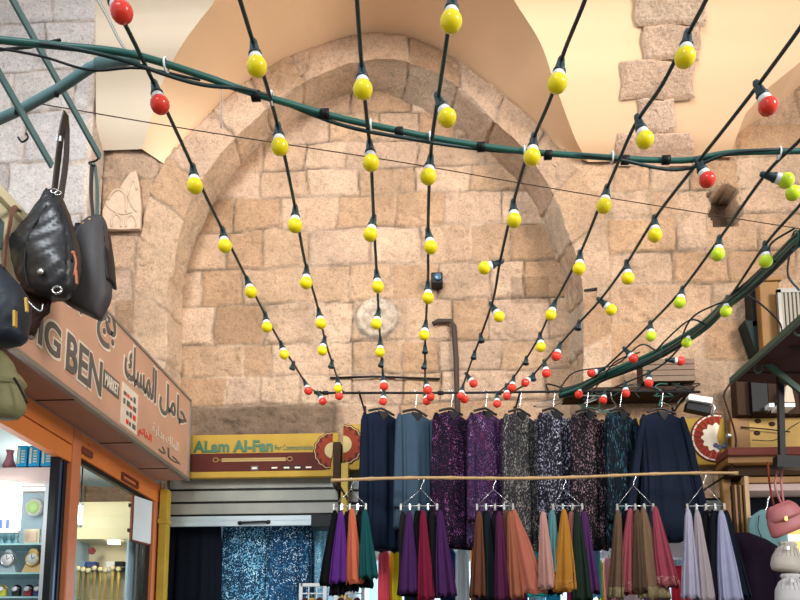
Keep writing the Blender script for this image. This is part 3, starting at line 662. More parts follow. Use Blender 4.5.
# hinged white panel
p0, p1 = at(133, 520, 6.75), at(151, 520, 7.0)
t_ = thing('hinged_panel', 'white square panel with dark edge hanging open beside the cream cabinet', 'panel', (p0.x, p0.y, p0.z-.2))
mb = MB(); a, b_ = Vector((p0.x, p0.y, 0)), Vector((p1.x, p1.y, 0)); zt_, zb_ = at(133, 496, 6.75).z, at(133, 540, 6.75).z
mb.prism([a+Vector((0, 0, zb_)), b_+Vector((0, 0, zb_)), b_+Vector((0, 0, zt_)), a+Vector((0, 0, zt_))], (.01, -.014, 0)); mb.build('board', mat('pale_grey_board', (206, 212, 214), .5), t_)
mb = MB(); mb.bb(p0.x-.014, p0.x+.0, p0.y-.02, p0.y+.01, zb_-.01, zt_+.01); mb.bar(a+Vector((0, -.005, zb_-.006)), b_+Vector((0, -.005, zb_-.006)), .03, .014); mb.build('edge_strip', 'redwood', t_)
mb = MB()
for z in (zb_+.07, zt_-.1): mb.bb(p0.x-.04, p0.x-.012, p0.y-.02, p0.y+.01, z, z+.03)
mb.build('hinge', 'black', t_)
# tube lamp and wall vent in the watch shop
pz = at(80, 515, 6.0)
t_ = thing('tube_lamp', 'bright upright tube lamp just inside the window beside the orange post', 'lamp', (pz.x, pz.y, pz.z-.1))
mb = MB(); mb.tube([(pz.x, pz.y, pz.z-.075), (pz.x, pz.y, pz.z+.075)], .018, 12); mb.build('lit_tube', 'tube', t_)
mb = MB(); mb.tube([(pz.x, pz.y, pz.z+.09), (pz.x, pz.y, 3.385)], .006, 6); mb.build('drop_rod', 'dark', t_)
for s_ in (-1, 1):
    mb = MB(); mb.tube([(pz.x, pz.y, pz.z+s_*.075), (pz.x, pz.y, pz.z+s_*.095)], .022, 12); mb.build('end_cap', 'white', t_)
mb = MB(); v0 = at(80, 491, 7.43); mb.bb(v0.x, v0.x+.09, 7.43, 7.455, v0.z-.03, v0.z+.08); t_ = tag(mb.build('notice_sheet', 'white', origin=tuple(v0)), 'pale grey sheet on the dark wall above the cream cabinet', 'sheet')
point('watch_shop_glow', (-3.3, 6.2, 2.95), 22, (1, .93, .78), .15)

# ============================================================ FRONTS BELOW THE ARCH
def shutter(px0, px1, pyt, pyb, Y, label):
    x0, x1 = at(px0, pyb, Y).x, at(px1, pyb, Y).x; zt, zb = at(px0, pyt, Y).z, at(px0, pyb, Y).z
    t_ = thing('roller_shutter', label, 'shutter', ((x0+x1)/2, Y, zb))
    n = 9; h = .125; z = zt; mb = MB()
    while z > zb+.13:
        z2 = max(z-h, zb+.1); mb.bb(x0, x1, Y-.006, Y+.01, z2+.018, z-.004)
        z = z2
    mb.build('slats', 'shutter', t_, bevel=.004)
    mb = MB(); mb.bb(x0, x1, Y+.011, Y+.016, zb, zt); mb.build('backing', 'dark', t_)
    mb = MB(); mb.bb(x0, x1, Y-.014, Y+.012, zb, zb+.05); mb.bb(x0, x1, Y-.006, Y+.01, zb+.05, zb+.1); mb.build('bottom_rail', 'shutter_rail', t_, bevel=.004)
    return t_, x0, x1, zb, zt
t_, x0, x1, zb_, zt_ = shutter(168, 338, 466, 527, 7.42, 'grey slatted roller shutter half lowered under the green lettered yellow sign')
for i, (a, b_) in enumerate([(240, 268)]):
    mb = MB(); pa, pb = at(a, 523, 7.4), at(b_, 522, 7.4)
    mb.tube([pa, pa+Vector((.03, -.02, 0)), pb+Vector((-.03, -.02, 0)), pb], .011, 8); mb.ball(pa, .025, .012, .02); mb.ball(pb, .025, .012, .02); mb.build('handle', 'black', t_)
t_, *_ = shutter(342, 737, 466, 546, 7.44, 'long grey roller shutter behind the row of hanging dresses')
# sign boards
def board(name, label, px0, px1, pyt, pyb, Y, m='ochre'):
    x0, x1 = at(px0, pyb, Y).x, at(px1, pyb, Y).x; zt, zb = at((px0+px1)/2, pyt, Y).z, at((px0+px1)/2, pyb, Y).z
    t_ = thing(name, label, 'sign', ((x0+x1)/2, Y, zb)); mb = MB(); mb.bb(x0, x1, Y, Y+.06, zb, zt); mb.build('board', m, t_, bevel=.005)
    return t_, x0, x1, zb, zt
M['ochre'] = mat('faded_yellow_sign', (168, 134, 54), .7, spec=.15, var=.3, scale=5)
M['maroon'] = mat('dark_maroon_band', (80, 34, 26), .7, spec=.15, var=.3, scale=6)
M['sign_green'] = mat('deep_green_letters', (24, 84, 40), .5)
Y1 = 7.3
t_, x0, x1, z0, z1 = board('shop_sign', 'yellow and maroon sign lettered ALam Al-Fan above the grey shutter', 189, 338, 434, 477, Y1)
def fr(y, z, d=.001): return Matrix(((1, 0, 0, y), (0, 0, -1, Y1-d), (0, 1, 0, z), (0, 0, 0, 1)))
def sx(px): return at(px, 455, Y1).x
def sz(py): return at(260, py, Y1).z
mb = MB(); mb.bb(x0+.01, sx(326), Y1-.004, Y1, sz(471), sz(453)); band = mb.build('maroon_band', 'maroon', t_)
for txt, a, b_, za, zb2, m, nm in (('ALam Al-Fan', 193, 273, 452, 440, 'sign_green', 'lettering'), ('For Communication', 275, 313, 450.5, 445.5, 'sign_green', 'small_lettering')):
    fit_text(txt, sx(a), sx(b_), sz(za), sz(zb2), .002, .005, nm, m, t_, off=.035 if nm == 'lettering' else 0, mk=fr)
# ornament line with end loops, and small logo plates
mb = MB(); mb.bb(sx(222), sx(286), Y1-.008, Y1-.004, sz(461.5), sz(458))
for px in (216, 290): mb.tube([(sx(px)+.025*math.cos(q), Y1-.007, sz(459.5)+.02*math.sin(q)) for q in np.linspace(0, 6.28, 13)], .004, 6)
mb.tube([(sx(219), Y1-.007, sz(459.5)), (sx(288), Y1-.007, sz(459.5))], .005, 6); mb.build('tower_ornament', mat('old_gold_print', (160, 130, 70), .6), t_)
for px, w_, m, s_ in ((255, 7, 'greyletter', ''), (275, 8, 'maroon', ''), (287, 8, 'dark', ''), (298, 8, 'dark', ''), (309, 8, 'maroon', '')):
    mb = MB(); mb.bb(sx(px-w_/2), sx(px+w_/2), Y1-.008, Y1-.004, sz(470.5), sz(466)); q = mb.build('logo_plate', m, t_)
    mb = MB(); mb.bb(sx(px-w_/2+1.2), sx(px+w_/2-1.2), Y1-.011, Y1-.008, sz(469), sz(467.5)); mb.build('logo_print', 'halo', q)
def plate(par, cx, cz, r, Y, half=None, cut=None):
    """round dish painted on a sign: scalloped rim of red rays round a pale centre"""
    a0, a1 = (0, 2*math.pi) if half is None else half
    n = 30; cols = [('maroon', 1.0, .0), ('old_gold', .95, .004), ('maroon', .91, .005), ('red_dish', .80, .007), ('old_gold', .42, .012)]
    for m, f, d in cols:
        vs = [(cx, Y-.004-d, cz)]; fs = []
        for i in range(n+1):
            a = a0+(a1-a0)*i/n; rr2 = r*f*(1+(.03*math.cos(a*16) if f > .9 else (.12*math.cos(a*14) if f == .80 else 0)))
            vs.append((cx+rr2*math.cos(a), Y-.004-d, cz+rr2*math.sin(a)))
        for i in range(1, n+1): fs.append((0, i, i+1))
        mb = MB(); mb.add(vs, fs); mb.add([Vector(v)+Vector((0, .004, 0)) for v in vs], fs); mb.build('painted_dish', m, par)
M['red_dish'] = mat('brick_red_rays', (128, 50, 30), .7, spec=.15, var=.35, scale=25); M['old_gold'] = mat('straw_centre', (176, 150, 88), .55, var=.2, scale=12)
plate(t_, sx(333), sz(452), .185, Y1-.004, (R(92), R(262)))
mb = MB(); mb.bb(-1.03, -.96, 7.22, 7.42, 3.32, 3.74); tag(mb.build('bracket_post', 'wood_dark', bevel=.005, origin=(-1, 7.32, 3.32)), 'short dark upright between the two yellow signs', 'bracket')
t2, x0, x1, z0, z1 = board('shop_sign', 'long yellow sign with painted dishes behind the row of dresses', 342, 727, 421, 467, 7.32)
Y1 = 7.32
plate(t2, sx(343), sz(446), .2, Y1-.004, (R(-88), R(88)))
# right end dish
M['cream_dish'] = mat('pale_dish_ground', (222, 206, 180), .5, var=.12, scale=10)
cx, cz = sx(717), at(717, 438, Y1).z
for m, rr3, d in (('maroon', .235, 0), ('halo', .22, .004), ('red_dish', .205, .008), ('cream_dish', .13, .012)):
    n = 40; vs = [(cx, Y1-.006-d, cz)]
    for i in range(n+1):
        a = R(75)+R(210)*i/n; q = rr3*(1+(.1*math.cos(a*12) if m == 'cream_dish' else 0)); vs.append((cx+q*math.cos(a), Y1-.006-d, cz+q*math.sin(a)))
    mb = MB(); mb.add(vs, [(0, i, i+1) for i in range(1, n+1)]); mb.build('painted_dish', m, t2)
mb = MB()
for i in range(14):
    a = R(80)+R(200)*i/13; mb.bar((cx+.225*math.cos(a), Y1-.013, cz+.225*math.sin(a)), (cx+.14*math.cos(a), Y1-.02, cz+.14*math.sin(a)), .004, .012, up=(0, 1, 0))
mb.build('dish_ray', 'red', t2)
mb = MB()
for px, py in ((715, 446), (724, 446), (719, 448)):
    c_ = at(px, py, Y1); mb.ball((c_.x, Y1-.022, c_.z), .025, .004, .022, 10)
mb.build('dish_flower', mat('navy_flower', (60, 76, 100), .5), t2)
# yellow post under the sign
for px0, px1, lb, yy in ((341, 348, 'narrow mustard post beside the first scarf hanger', 7.2), (722, 731, 'mustard wooden post at the right end of the bamboo pole', 7.28)):
    a, b_ = at(px0, 480, yy).x, at(px1, 480, yy).x; mb = MB(); mb.bb(a, b_, yy, yy+.08, 0, at(px0, 463, yy).z)
    tag(mb.build('post', 'wood' if px0 > 500 else 'yellow_post', bevel=.004, origin=(a, yy, 0)), lb, 'post')
# dark box at the shutter's right end
a, b_ = at(311, 520, 7.2), at(334, 520, 7.2); mb = MB(); mb.bb(a.x, b_.x, 7.2, 7.42, at(311, 527, 7.2).z, at(311, 515, 7.2).z)
tag(mb.build('shutter_lock_box', 'dark', bevel=.006, origin=(a.x, 7.3, a.z)), 'dark lock box at the right end of the lowered grey shutter', 'box')

# ============================================================ RAILS AND WALL FITTINGS
YRL = 6.75
ra, rb = at(314, 393, YRL), at(604, 391, YRL)
t_ = thing('dress_rail', 'thin dark metal rail carrying the dresses below the arch', 'rail', tuple(ra))
mb = MB(); mb.tube([ra, (ra+rb)/2+Vector((0, 0, -.008)), rb, at(700, 392, YRL)], .011, 8); mb.build('rail_pole', 'black', t_)
for px in (359, 520, 690):
    a = at(px, 392, YRL); mb = MB(); mb.tube([a, a+Vector((0, .35, -.0)), a+Vector((0, .56, -.02))], .009, 6)
    mb.tube([a+Vector((0, .53, .05)), a+Vector((0, .53, -.28))], .012, 6); mb.build('wall_bracket', 'black', t_)
for px in (318, 325, 440, 498):
    a = at(px, 393, YRL); mb = MB(); mb.tube([a+Vector((-.02, 0, 0)), a+Vector((.03, 0, 0))], .02, 8); mb.build('clamp', 'dark', t_)
YBB = 6.4
a, b_ = at(331, 480.5, YBB), at(738, 473.5, YBB)
t_ = thing('bamboo_pole', 'long bamboo pole in front of the dresses carrying the scarf hangers', 'pole', tuple(a))
mb = MB(); n = 60; pts = []; rs = []
for i in range(n+1):
    f = i/n; pts.append(a.lerp(b_, f)+Vector((0, 0, .01*math.sin(f*9)))); rs.append(.0145+(.004 if i % 6 == 0 else 0)-.003*f)
mb.tube(pts, rs, 10); mb.build('culm', 'bamboo', t_)
for f in (.01, .985):
    q = a.lerp(b_, f); mb = MB(); mb.tube([q+Vector((0, -.0, .012)), q+Vector((0, .86, .03))], .01, 6); mb.build('support_arm', 'black', t_)
# rail ledge board right
a, b_ = at(566, 395, 7.1), at(692, 390, 7.1)
mb = MB(); mb.bb(a.x, b_.x, 7.02, 7.38, a.z-.0, a.z+.04); tag(mb.build('ledge_board', 'wood_dark', bevel=.004, origin=tuple(a)), 'dark wooden ledge board on the wall right of the arch', 'board')
a, b_ = at(641, 390, 7.2), at(691, 362, 7.2); mb = MB(); mb.bb(a.x, b_.x, 7.1, 7.3, a.z+.045, b_.z)
cr = thing('crate', 'grey brown wooden crate on the ledge board', 'crate', ((a.x+b_.x)/2, 7.2, a.z+.04))
for i in range(4):
    mb = MB(); z = a.z+.045+i*(b_.z-a.z-.045)/4; mb.bb(a.x, b_.x, 7.1, 7.12, z, z+(b_.z-a.z-.045)/4-.006); mb.build('slat', mat('grey_weathered_wood', (120, 96, 76), .7, var=.25, scale=8) if i == 0 else bpy.data.materials['grey_weathered_wood'], cr)
mb = MB(); mb.bb(a.x, b_.x, 7.125, 7.33, a.z+.04, b_.z-.01); mb.build('crate_body', 'wood_dark', cr)
# security camera
p = at(437, 283, 7.8)
t_ = thing('security_camera', 'small dark square camera mounted on the stone wall behind the lamp strings', 'camera', (p.x, 7.8, p.z))
mb = MB(); mb.bb(p.x-.06, p.x+.06, 7.68, 7.83, p.z-.06, p.z+.06); mb.build('housing', 'black', t_, bevel=.012)
mb = MB(); mb.lathe([(.035, 0), (.038, .02), (.03, .025)], Matrix.Translation((p.x+.01, 7.68, p.z)) @ Euler((R(90), 0, 0)).to_matrix().to_4x4(), 16); mb.build('lens', mat('lens_glass', (60, 90, 110), .1), t_)
mb = MB(); mb.tube([(p.x, 7.83, p.z-.0), (p.x, 7.86, p.z)], .03, 8); mb.build('mount', 'black', t_)
mb = MB(); mb.tube([at(433, 324, 7.8), at(438, 321, 7.8), at(451, 321, 7.8), at(454, 326, 7.8), at(456, 360, 7.8), at(457, 396, 7.8), at(458, 424, 7.8)], .026, 8)
tag(mb.build('drain_pipe', mat('sooty_pipe', (58, 44, 34), .8, var=.3), origin=tuple(at(456, 400, 7.8))), 'sooty dark pipe bent down the stone wall below the camera', 'pipe')
mb = MB(); mb.tube([at(330, 378, 7.82), at(375, 376.5, 7.82), at(440, 379, 7.82)], .012, 6); tag(mb.build('wall_cable', 'dark', origin=tuple(at(330, 378, 7.82))), 'dark cable clipped level along the stone course below the medallion', 'cable')
mb = MB(); mb.bar(at(584, 291, 7.38), at(597, 289, 7.38), .03, .02); tag(mb.build('iron_cramp', 'black', origin=tuple(at(590, 290, 7.38))), 'short black iron cramp in the wall right of the arch', 'iron')
# carved building in relief
t_ = thing('carved_relief', 'pale carved stone relief of a domed building left of the arch', 'relief', tuple(at(122, 228, 7.36)))
def W(px, py, d=7.33): return at(px, py, d)
M['relief'] = mat('pale_carved_stone', (188, 160, 134), .85, var=.25, scale=14, bump=.4, bscale=40)
mb = MB(); P0 = [W(103, 229), W(102, 210), W(106, 200), (W(113, 193)), W(119, 189), W(124, 180), W(130, 172), W(136, 170), W(139, 184), W(141, 206), W(140, 229)]
mb.prism(P0, (0, .05, 0)); mb.build('carved_panel', 'relief', t_, bevel=.01)
mb = MB()
for path in ([(106, 204), (112, 210), (122, 214), (132, 212)], [(108, 200), (113, 192), (120, 190), (126, 197), (126, 212)], [(112, 227), (112, 219), (116, 214), (121, 219), (121, 227)], [(126, 227), (126, 220), (131, 215), (136, 220), (136, 227)], [(122, 188), (127, 196), (130, 186), (134, 180), (137, 190)], [(104, 228), (122, 229), (139, 228)], [(128, 196), (132, 206), (137, 212)]):
    mb.tube(smooth([W(x, y, 7.328) for x, y in path], 4), .011, 6)
mb.build('carved_moulding', 'relief', t_)

# ============================================================ LAMP STRINGS
STR = [
 ([(104, -22), (112, 0), (128, 30), (150, 75), (163, 103), (185, 150), (203, 190), (225, 235), (250, 285), (267, 318), (283, 347), (295, 366), (308, 386), (318, 393)],
  [(123, 14, 'red'), (160, 105, 'red'), (195, 187, 'yellow'), (225, 246, 'yellow'), (251, 292, 'yellow'), (267, 327, 'yellow'), (284, 354, 'yellow'), (294, 367, None), (308, 390, 'red'), (322, 400, 'red')], 'leftmost lamp string, starting with two red bulbs near the hanging bags'),
 ([(232, -25), (240, 0), (253, 42), (268, 90), (281, 140), (295, 207), (305, 262), (318, 308), (325, 340), (333, 365), (341, 388), (345, 393)],
  [(257, 68, 'yellow'), (280, 148, 'yellow'), (295, 227, 'yellow'), (306, 284, 'yellow'), (321, 324, 'yellow'), (322, 352, 'yellow'), (331, 366, None), (338, 389, 'yellow'), (339, 397, 'red')], 'lamp string second from the left, its first yellow bulb on the pale vault'),
 ([(355, -30), (357, 0), (362, 70), (367, 120), (371, 160), (374, 225), (377, 280), (379, 320), (381, 350), (383, 375), (384, 392)],
  [(363, 92, 'yellow'), (371, 165, 'yellow'), (370, 236, 'yellow'), (378, 288, 'yellow'), (376, 325, 'yellow'), (380, 353, 'yellow'), (382, 365, None), (384, 387, 'red'), (383, 402, 'red')], 'lamp string hanging down across the round stone medallion'),
 ([(456, -40), (452, 0), (446, 45), (439, 92), (432, 140), (429, 190), (428, 235), (428, 280), (426, 320), (425, 350), (425, 375), (425, 392)],
  [(451, 24, 'yellow'), (446, 115, 'yellow', 439, 96), (428, 178, 'yellow'), (431, 249, 'yellow'), (428, 299, 'yellow'), (424, 336, 'yellow'), (421, 351, None), (426, 367, None), (428, 391, 'red'), (432, 399, 'red'), (427, 402, 'red')], 'lamp string passing in front of the small wall camera'),
 ([(593, -30), (585, 0), (563, 55), (553, 92), (535, 135), (524, 165), (513, 205), (500, 262), (493, 300), (480, 338), (469, 368), (461, 392)],
  [(557, 85, 'yellow'), (532, 158, 'yellow'), (514, 222, 'yellow'), (484, 268, 'yellow', 499, 263), (498, 315, 'yellow', 488, 304), (478, 339, None), (470, 355, None), (473, 383, 'red', 466, 375), (461, 396, 'red'), (465, 401, 'red')], 'lamp string with one bulb sticking out sideways, left of the dark arch edge'),
 ([(716, -25), (706, 0), (686, 38), (662, 85), (635, 125), (615, 170), (602, 200), (578, 258), (552, 308), (540, 335), (524, 362), (510, 382), (497, 394)],
  [(685, 58, 'yellow'), (645, 140, 'yellow', 636, 122), (604, 206, 'yellow'), (579, 269, 'yellow'), (551, 314, 'yellow'), (541, 348, 'yellow'), (525, 362, None), (512, 387, 'red'), (507, 397, 'red'), (497, 404, 'red')], 'lamp string crossing the bare stones in the cream vault'),
 ([(812, 8), (800, 28), (762, 80), (728, 124), (698, 162), (655, 218), (625, 266), (600, 300), (577, 325), (555, 350), (540, 367), (525, 384), (508, 395)],
  [(767, 104, 'red', 757, 88), (706, 177, 'red', 698, 162), (655, 236, 'yellow'), (628, 280, 'yellow'), (609, 308, 'yellow', 601, 301), (576, 325, None), (556, 357, 'red', 564, 350), (547, 376, 'red'), (537, 382, None), (527, 381, 'red')], 'lamp string with two red bulbs in front of the cream vault on the right'),
 ([(815, 118), (800, 140), (765, 175), (720, 238), (680, 292), (648, 326), (622, 352), (600, 372), (578, 390)],
  [(784, 180, 'lime', 768, 173), (718, 254, 'lime'), (680, 301, 'lime'), (651, 337, 'lime'), (634, 359, 'red', 626, 352), (591, 373, 'red', 603, 370), (580, 392, 'red')], 'lamp string of lime bulbs just above the thick cable bundle'),
 ([(812, 188), (800, 205), (765, 245), (727, 300), (690, 336), (668, 360), (650, 372), (625, 383), (604, 392)],
  [(801, 191, 'lime', 806, 184), (766, 262, 'lime', 764, 248), (726, 310, 'lime'), (687, 342, 'lime', 695, 336), (681, 361, 'red', 669, 359), (649, 384, 'red'), (626, 395, 'red'), (604, 397, 'red')], 'lowest lamp string on the right, running along the thick cable bundle'),
]
def lamp_protos():
    m = MB(); m.lathe([(.009, .022), (.013, .012), (.0135, .0), (.016, -.012), (.018, -.03), (.0225, -.036), (.0225, -.046), (.019, -.048)], None, 14); so = m.build('lamp_socket', 'socket')
    m = MB(); m.lathe([(.0195, -.046), (.0215, -.050), (.0235, -.058), (.024, -.066), (.022, -.068)], None, 18); co_ = m.build('bulb_collar', 'collar')
    bs = {}
    for c in ('yellow', 'red', 'lime'):
        m = MB(); pr = [(.0225, -.066)]
        for i in range(1, 12):
            a = R(47)-R(135)*i/11; pr.append((max(.034*math.cos(a), .001), -.091+.034*math.sin(a)))
        m.lathe(pr, None, 22); bs[c] = m.build('bulb', c)
    for o in [so, co_]+list(bs.values()): C.objects.unlink(o)
    return so, co_, bs
SO, CL, BS = lamp_protos()
Z = Vector((0, 0, 1))
for k, (path, lamps, label) in enumerate(STR):
    P3 = smooth([plane_pt(x, y) for x, y in path], 8)
    root = thing('lamp_string', label, 'string lights', tuple(P3[-1]), 'strings of coloured lamps')
    mb = MB(); mb.tube(P3, .0075, 8); mb.build('cord', 'cord', root)
    pp = [proj(p) for p in P3]
    for L_ in lamps:
        bx, by, c = L_[:3]
        if len(L_) == 5:
            i = min(range(len(P3)), key=lambda i: (pp[i][0]-L_[3])**2+(pp[i][1]-L_[4])**2); A = P3[i]
            Bc = at(bx, by, A.y-.005)
        else:
            drop = .091 if c else .03
            i = min(range(len(P3)), key=lambda i: (lambda q: (q[0]-bx)**2+(q[1]-by)**2)(proj(P3[i]-Z*drop)))
            # refine between neighbours
            best = None
            for a_, b_ in ((i-1, i), (i, i+1)):
                if a_ < 0 or b_ >= len(P3): continue
                for f in np.linspace(0, 1, 9):
                    p = P3[a_].lerp(P3[b_], float(f)); q = proj(p-Z*drop); e_ = (q[0]-bx)**2+(q[1]-by)**2
                    if best is None or e_ < best[0]: best = (e_, p)
            A = best[1]; Bc = at(bx, by, A.y-.012)
        d = (Bc-A)
        if d.length < .02 or c is None: d = Vector((.2*math.sin(bx), -.1, -1)) if c is None else Vector((0, 0, -1))
        d.normalize(); rot = (-d).to_track_quat('Z', 'Y').to_matrix().to_4x4()
        s_ = SO.copy(); C.objects.link(s_); s_.parent = root; s_.location = A-root.location; s_.rotation_euler = rot.to_euler()
        if c:
            q = CL.copy(); C.objects.link(q); q.parent = s_; q.location = (0, 0, 0)
            q = BS[c].copy(); C.objects.link(q); q.parent = s_; q.location = (0, 0, 0)
    # small white ties where the string crosses the green cable
# green carrier cable
gp = [(-30, 36), (0, 40), (60, 46), (130, 54), (200, 75), (240, 89), (280, 101), (340, 118), (400, 131), (450, 141), (520, 151), (600, 157), (650, 160), (690, 160), (730, 153), (800, 151), (830, 150)]
G3 = smooth([plane_pt(x, y, .02) for x, y in gp], 6)
gc = thing('carrier_cable', 'thick green cable sweeping across the picture below the vault', 'cable', tuple(G3[0]))
mb = MB(); mb.tube(G3, .0125, 8); mb.build('main_cable', 'cable', gc)
mb = MB(); mb.tube([p+Vector((0, .012*math.sin(i*.35), -.016+.018*math.sin(i*.23))) for i, p in enumerate(G3)], .008, 6); mb.build('twisted_wire', 'cord', gc)
for x, y in ((166, 65), (272, 98), (371, 126), (430, 138), (524, 152), (612, 158), (779, 153)):
    p = plane_pt(x, y, .015); mb = MB(); mb.tube([p+Vector((.0, .024*math.cos(a), .024*math.sin(a))) for a in np.linspace(0, 6.28, 11)], .004, 5); mb.build('cable_tie', 'collar', gc)
for x, y in ((256, 96), (325, 114), (399, 132), (481, 147), (548, 155), (625, 160), (666, 160)):
    p = plane_pt(x, y, .015); mb = MB(); mb.tube([p-Vector((.016, 0, 0)), p+Vector((.016, 0, 0))], .02, 8); mb.build('cable_clip', 'dark', gc)
# black bundle at the right
bp = [(835, 215), (800, 238), (775, 262), (750, 285), (728, 302), (705, 325), (675, 345), (650, 358), (630, 366), (605, 376), (580, 388), (560, 394)]
B3 = smooth([plane_pt(x, y, -.02) for x, y in bp], 6)
bc = thing('cable_bundle', 'thick bundle of black cables running up to the right edge', 'cable', tuple(B3[-1]))
for k in range(7):
    a0 = k*.9; rr_b = .028 if k else 0
    pts = [p+Vector((0, rr_b*math.cos(a0+i*.07), rr_b*math.sin(a0+i*.07)*1.0)) for i, p in enumerate(B3)]
    mb = MB(); mb.tube(pts, .013 if k % 2 else .017, 6); mb.build('cable_strand', 'cord' if k % 3 else 'cable', bc)
for path in ([(795, 228), (770, 245), (775, 262), (790, 250), (798, 240)], [(706, 325), (690, 320), (668, 338), (655, 352)], [(790, 250), (788, 275), (799, 290)], [(735, 300), (715, 305), (690, 320), (678, 350)],
             [(640, 352), (615, 362), (600, 382), (590, 395)], [(655, 350), (640, 345), (615, 365), (575, 372), (560, 388)]):
    mb = MB(); mb.tube(smooth([plane_pt(x, y, -.03) for x, y in path], 5), .006, 6); mb.build('loose_wire', 'cord', bc)
for x, y in ((795, 240), (727, 303), (660, 352)):
    p = plane_pt(x, y, -.02); mb = MB(); mb.tube([p+Vector((0, .046*math.cos(a), .046*math.sin(a))) for a in np.linspace(0, 6.28, 13)], .005, 5); mb.build('cable_tie', 'cable', bc)
# thin line across, fine wires
def wire(path, Y, r, m, label, nm='thin_wire', cat='wire'):
    pts = smooth([at(x, y, Y if not isinstance(Y, tuple) else Y[0]+(Y[1]-Y[0])*i/(len(path)-1)) for i, (x, y) in enumerate(path)], 6)
    mb = MB(); mb.tube(pts, r, 6); return tag(mb.build(nm, m, origin=tuple(pts[0])), label, cat)
wire([(35, 103), (200, 131), (400, 162), (520, 183), (640, 203), (820, 232)], (4.6, 6.2), .004, 'wood_dark', 'thin brown line stretched level below the green cable')
wire([(221, 84), (221, 128)], 3.33, .003, 'alu', 'fine pale wire hanging straight down from the green cable')
wire([(92, -10), (108, 18), (118, 38), (128, 54)], 3.0, .006, 'alu', 'pale loose wire dropping to the end of the square tube at the top left')
wire([(-20, 45), (40, 56), (90, 70), (140, 68), (200, 80)], 3.0, .006, 'dark', 'thin dark wire sagging under the green cable at the top left')
# knot of loose hooks and cables over the dresses on the right
rr = random.Random(9)
kn = thing('cable_tangle', 'tangle of green and pale loose cables above the dark patterned dresses', 'cable', tuple(at(610, 398, 6.8)))
for i in range(16):
    x = rr.uniform(560, 690); y = rr.uniform(388, 398); path = [(x, y)]
    for q in range(4): path.append((path[-1][0]+rr.uniform(-22, 26), min(412, max(384, path[-1][1]+rr.uniform(-9, 10)))))
    mb = MB(); mb.tube(smooth([at(a, b_, 6.85+rr.uniform(-.05, .12)) for a, b_ in path], 5), rr.uniform(.004, .008), 5); mb.build('loose_cable', ['cord', 'cable', 'alu', 'dark'][i % 4], kn)

# ============================================================ HANGING CLOTHES
def loft(mb, rows, n=56, folds=9, amp=.25, ph=0, gather=.0, hem=.0, rot=0, cen=(0, 0, 0), power=1.0, mi=0, seed=0):
    """rows: (z, half width, half depth, x shift, fold strength 0..1) from the top down"""
    r = random.Random(seed); f2 = folds*1.7+r.random()*2; p2 = r.random()*6
    vs = []; c, s_ = math.cos(rot), math.sin(rot); k = len(rows)
    for i, (z, w_, d_, sx_, fo) in enumerate(rows):
        for j in range(n):
            a = 2*math.pi*j/n
            m = 1+amp*fo*(math.sin(folds*a+ph+.6*math.sin(z*3))+.5*math.sin(f2*a+p2))
            ex = math.copysign(abs(math.cos(a))**.8, math.cos(a)); x = w_*ex*(1+.15*amp*fo*math.sin(f2*a)); y = d_*math.sin(a)*m+amp*fo*.02*math.sin(folds*a*1.0+ph)
            zz = z+(hem*math.sin(folds*a+ph)*.5+hem*.5*math.sin(f2*a+1) if i >= k-1 else 0)
            x += sx_; vs.append((cen[0]+x*c-y*s_, cen[1]+x*s_+y*c, cen[2]+zz))
    fs = []
    for i in range(k-1):
        for j in range(n): fs.append((i*n+j, i*n+(j+1) % n, (i+1)*n+(j+1) % n, (i+1)*n+j))
    fs.append(list(range(n))[::-1]); fs.append([(k-1)*n+j for j in range(n)])
    return mb.add(vs, fs, mi, True)
def interp_rows(ctrl, m=26):
    zs_ = np.linspace(0, 1, m)**.9; A = np.array(ctrl, float); out = []
    for z in zs_:
        zz = A[0, 0]+(A[-1, 0]-A[0, 0])*z; out.append(tuple([zz]+[float(np.interp(-zz, -A[:, 0], A[:, q])) for q in range(1, 5)]))
    return out
CLO = {
 'navy': mat('navy_jersey', (17, 26, 42), .85, spec=.12, sheen=.0, var=.2), 'slate': mat('slate_blue_jersey', (56, 74, 88), .85, spec=.12, sheen=.0, var=.15),
 'purple_seq': speckle('purple_flecked_cloth', (22, 15, 30), [((80, 30, 70), -.10), ((150, 84, 140), -.26)], 66),
 'violet_seq': speckle('violet_flecked_cloth', (44, 30, 56), [((76, 50, 88), .04), ((140, 112, 150), -.24), ((116, 32, 68), -.2)], 64),
 'grey_seq': speckle('grey_flecked_cloth', (44, 42, 44), [((96, 92, 86), .12), ((160, 154, 146), -.18)], 80, stretch=.35),
 'white_seq': speckle('black_and_white_flecked_cloth', (26, 26, 34), [((110, 106, 122), .02), ((184, 180, 196), -.2)], 58, stretch=.5),
 'rose_seq': speckle('black_and_rose_flecked_cloth', (20, 18, 22), [((98, 78, 84), -.02), ((160, 126, 132), -.22)], 62, stretch=.5),
 'teal_seq': speckle('dark_teal_patterned_cloth', (12, 20, 28), [((26, 60, 70), .02), ((70, 96, 106), -.24)], 50, stretch=.3),
 'navy2': mat('deep_navy_cloth', (15, 24, 40), .8, spec=.15, sheen=0, var=.2),
}
M['hanger'] = mat('black_hanger', (24, 24, 26), .35)
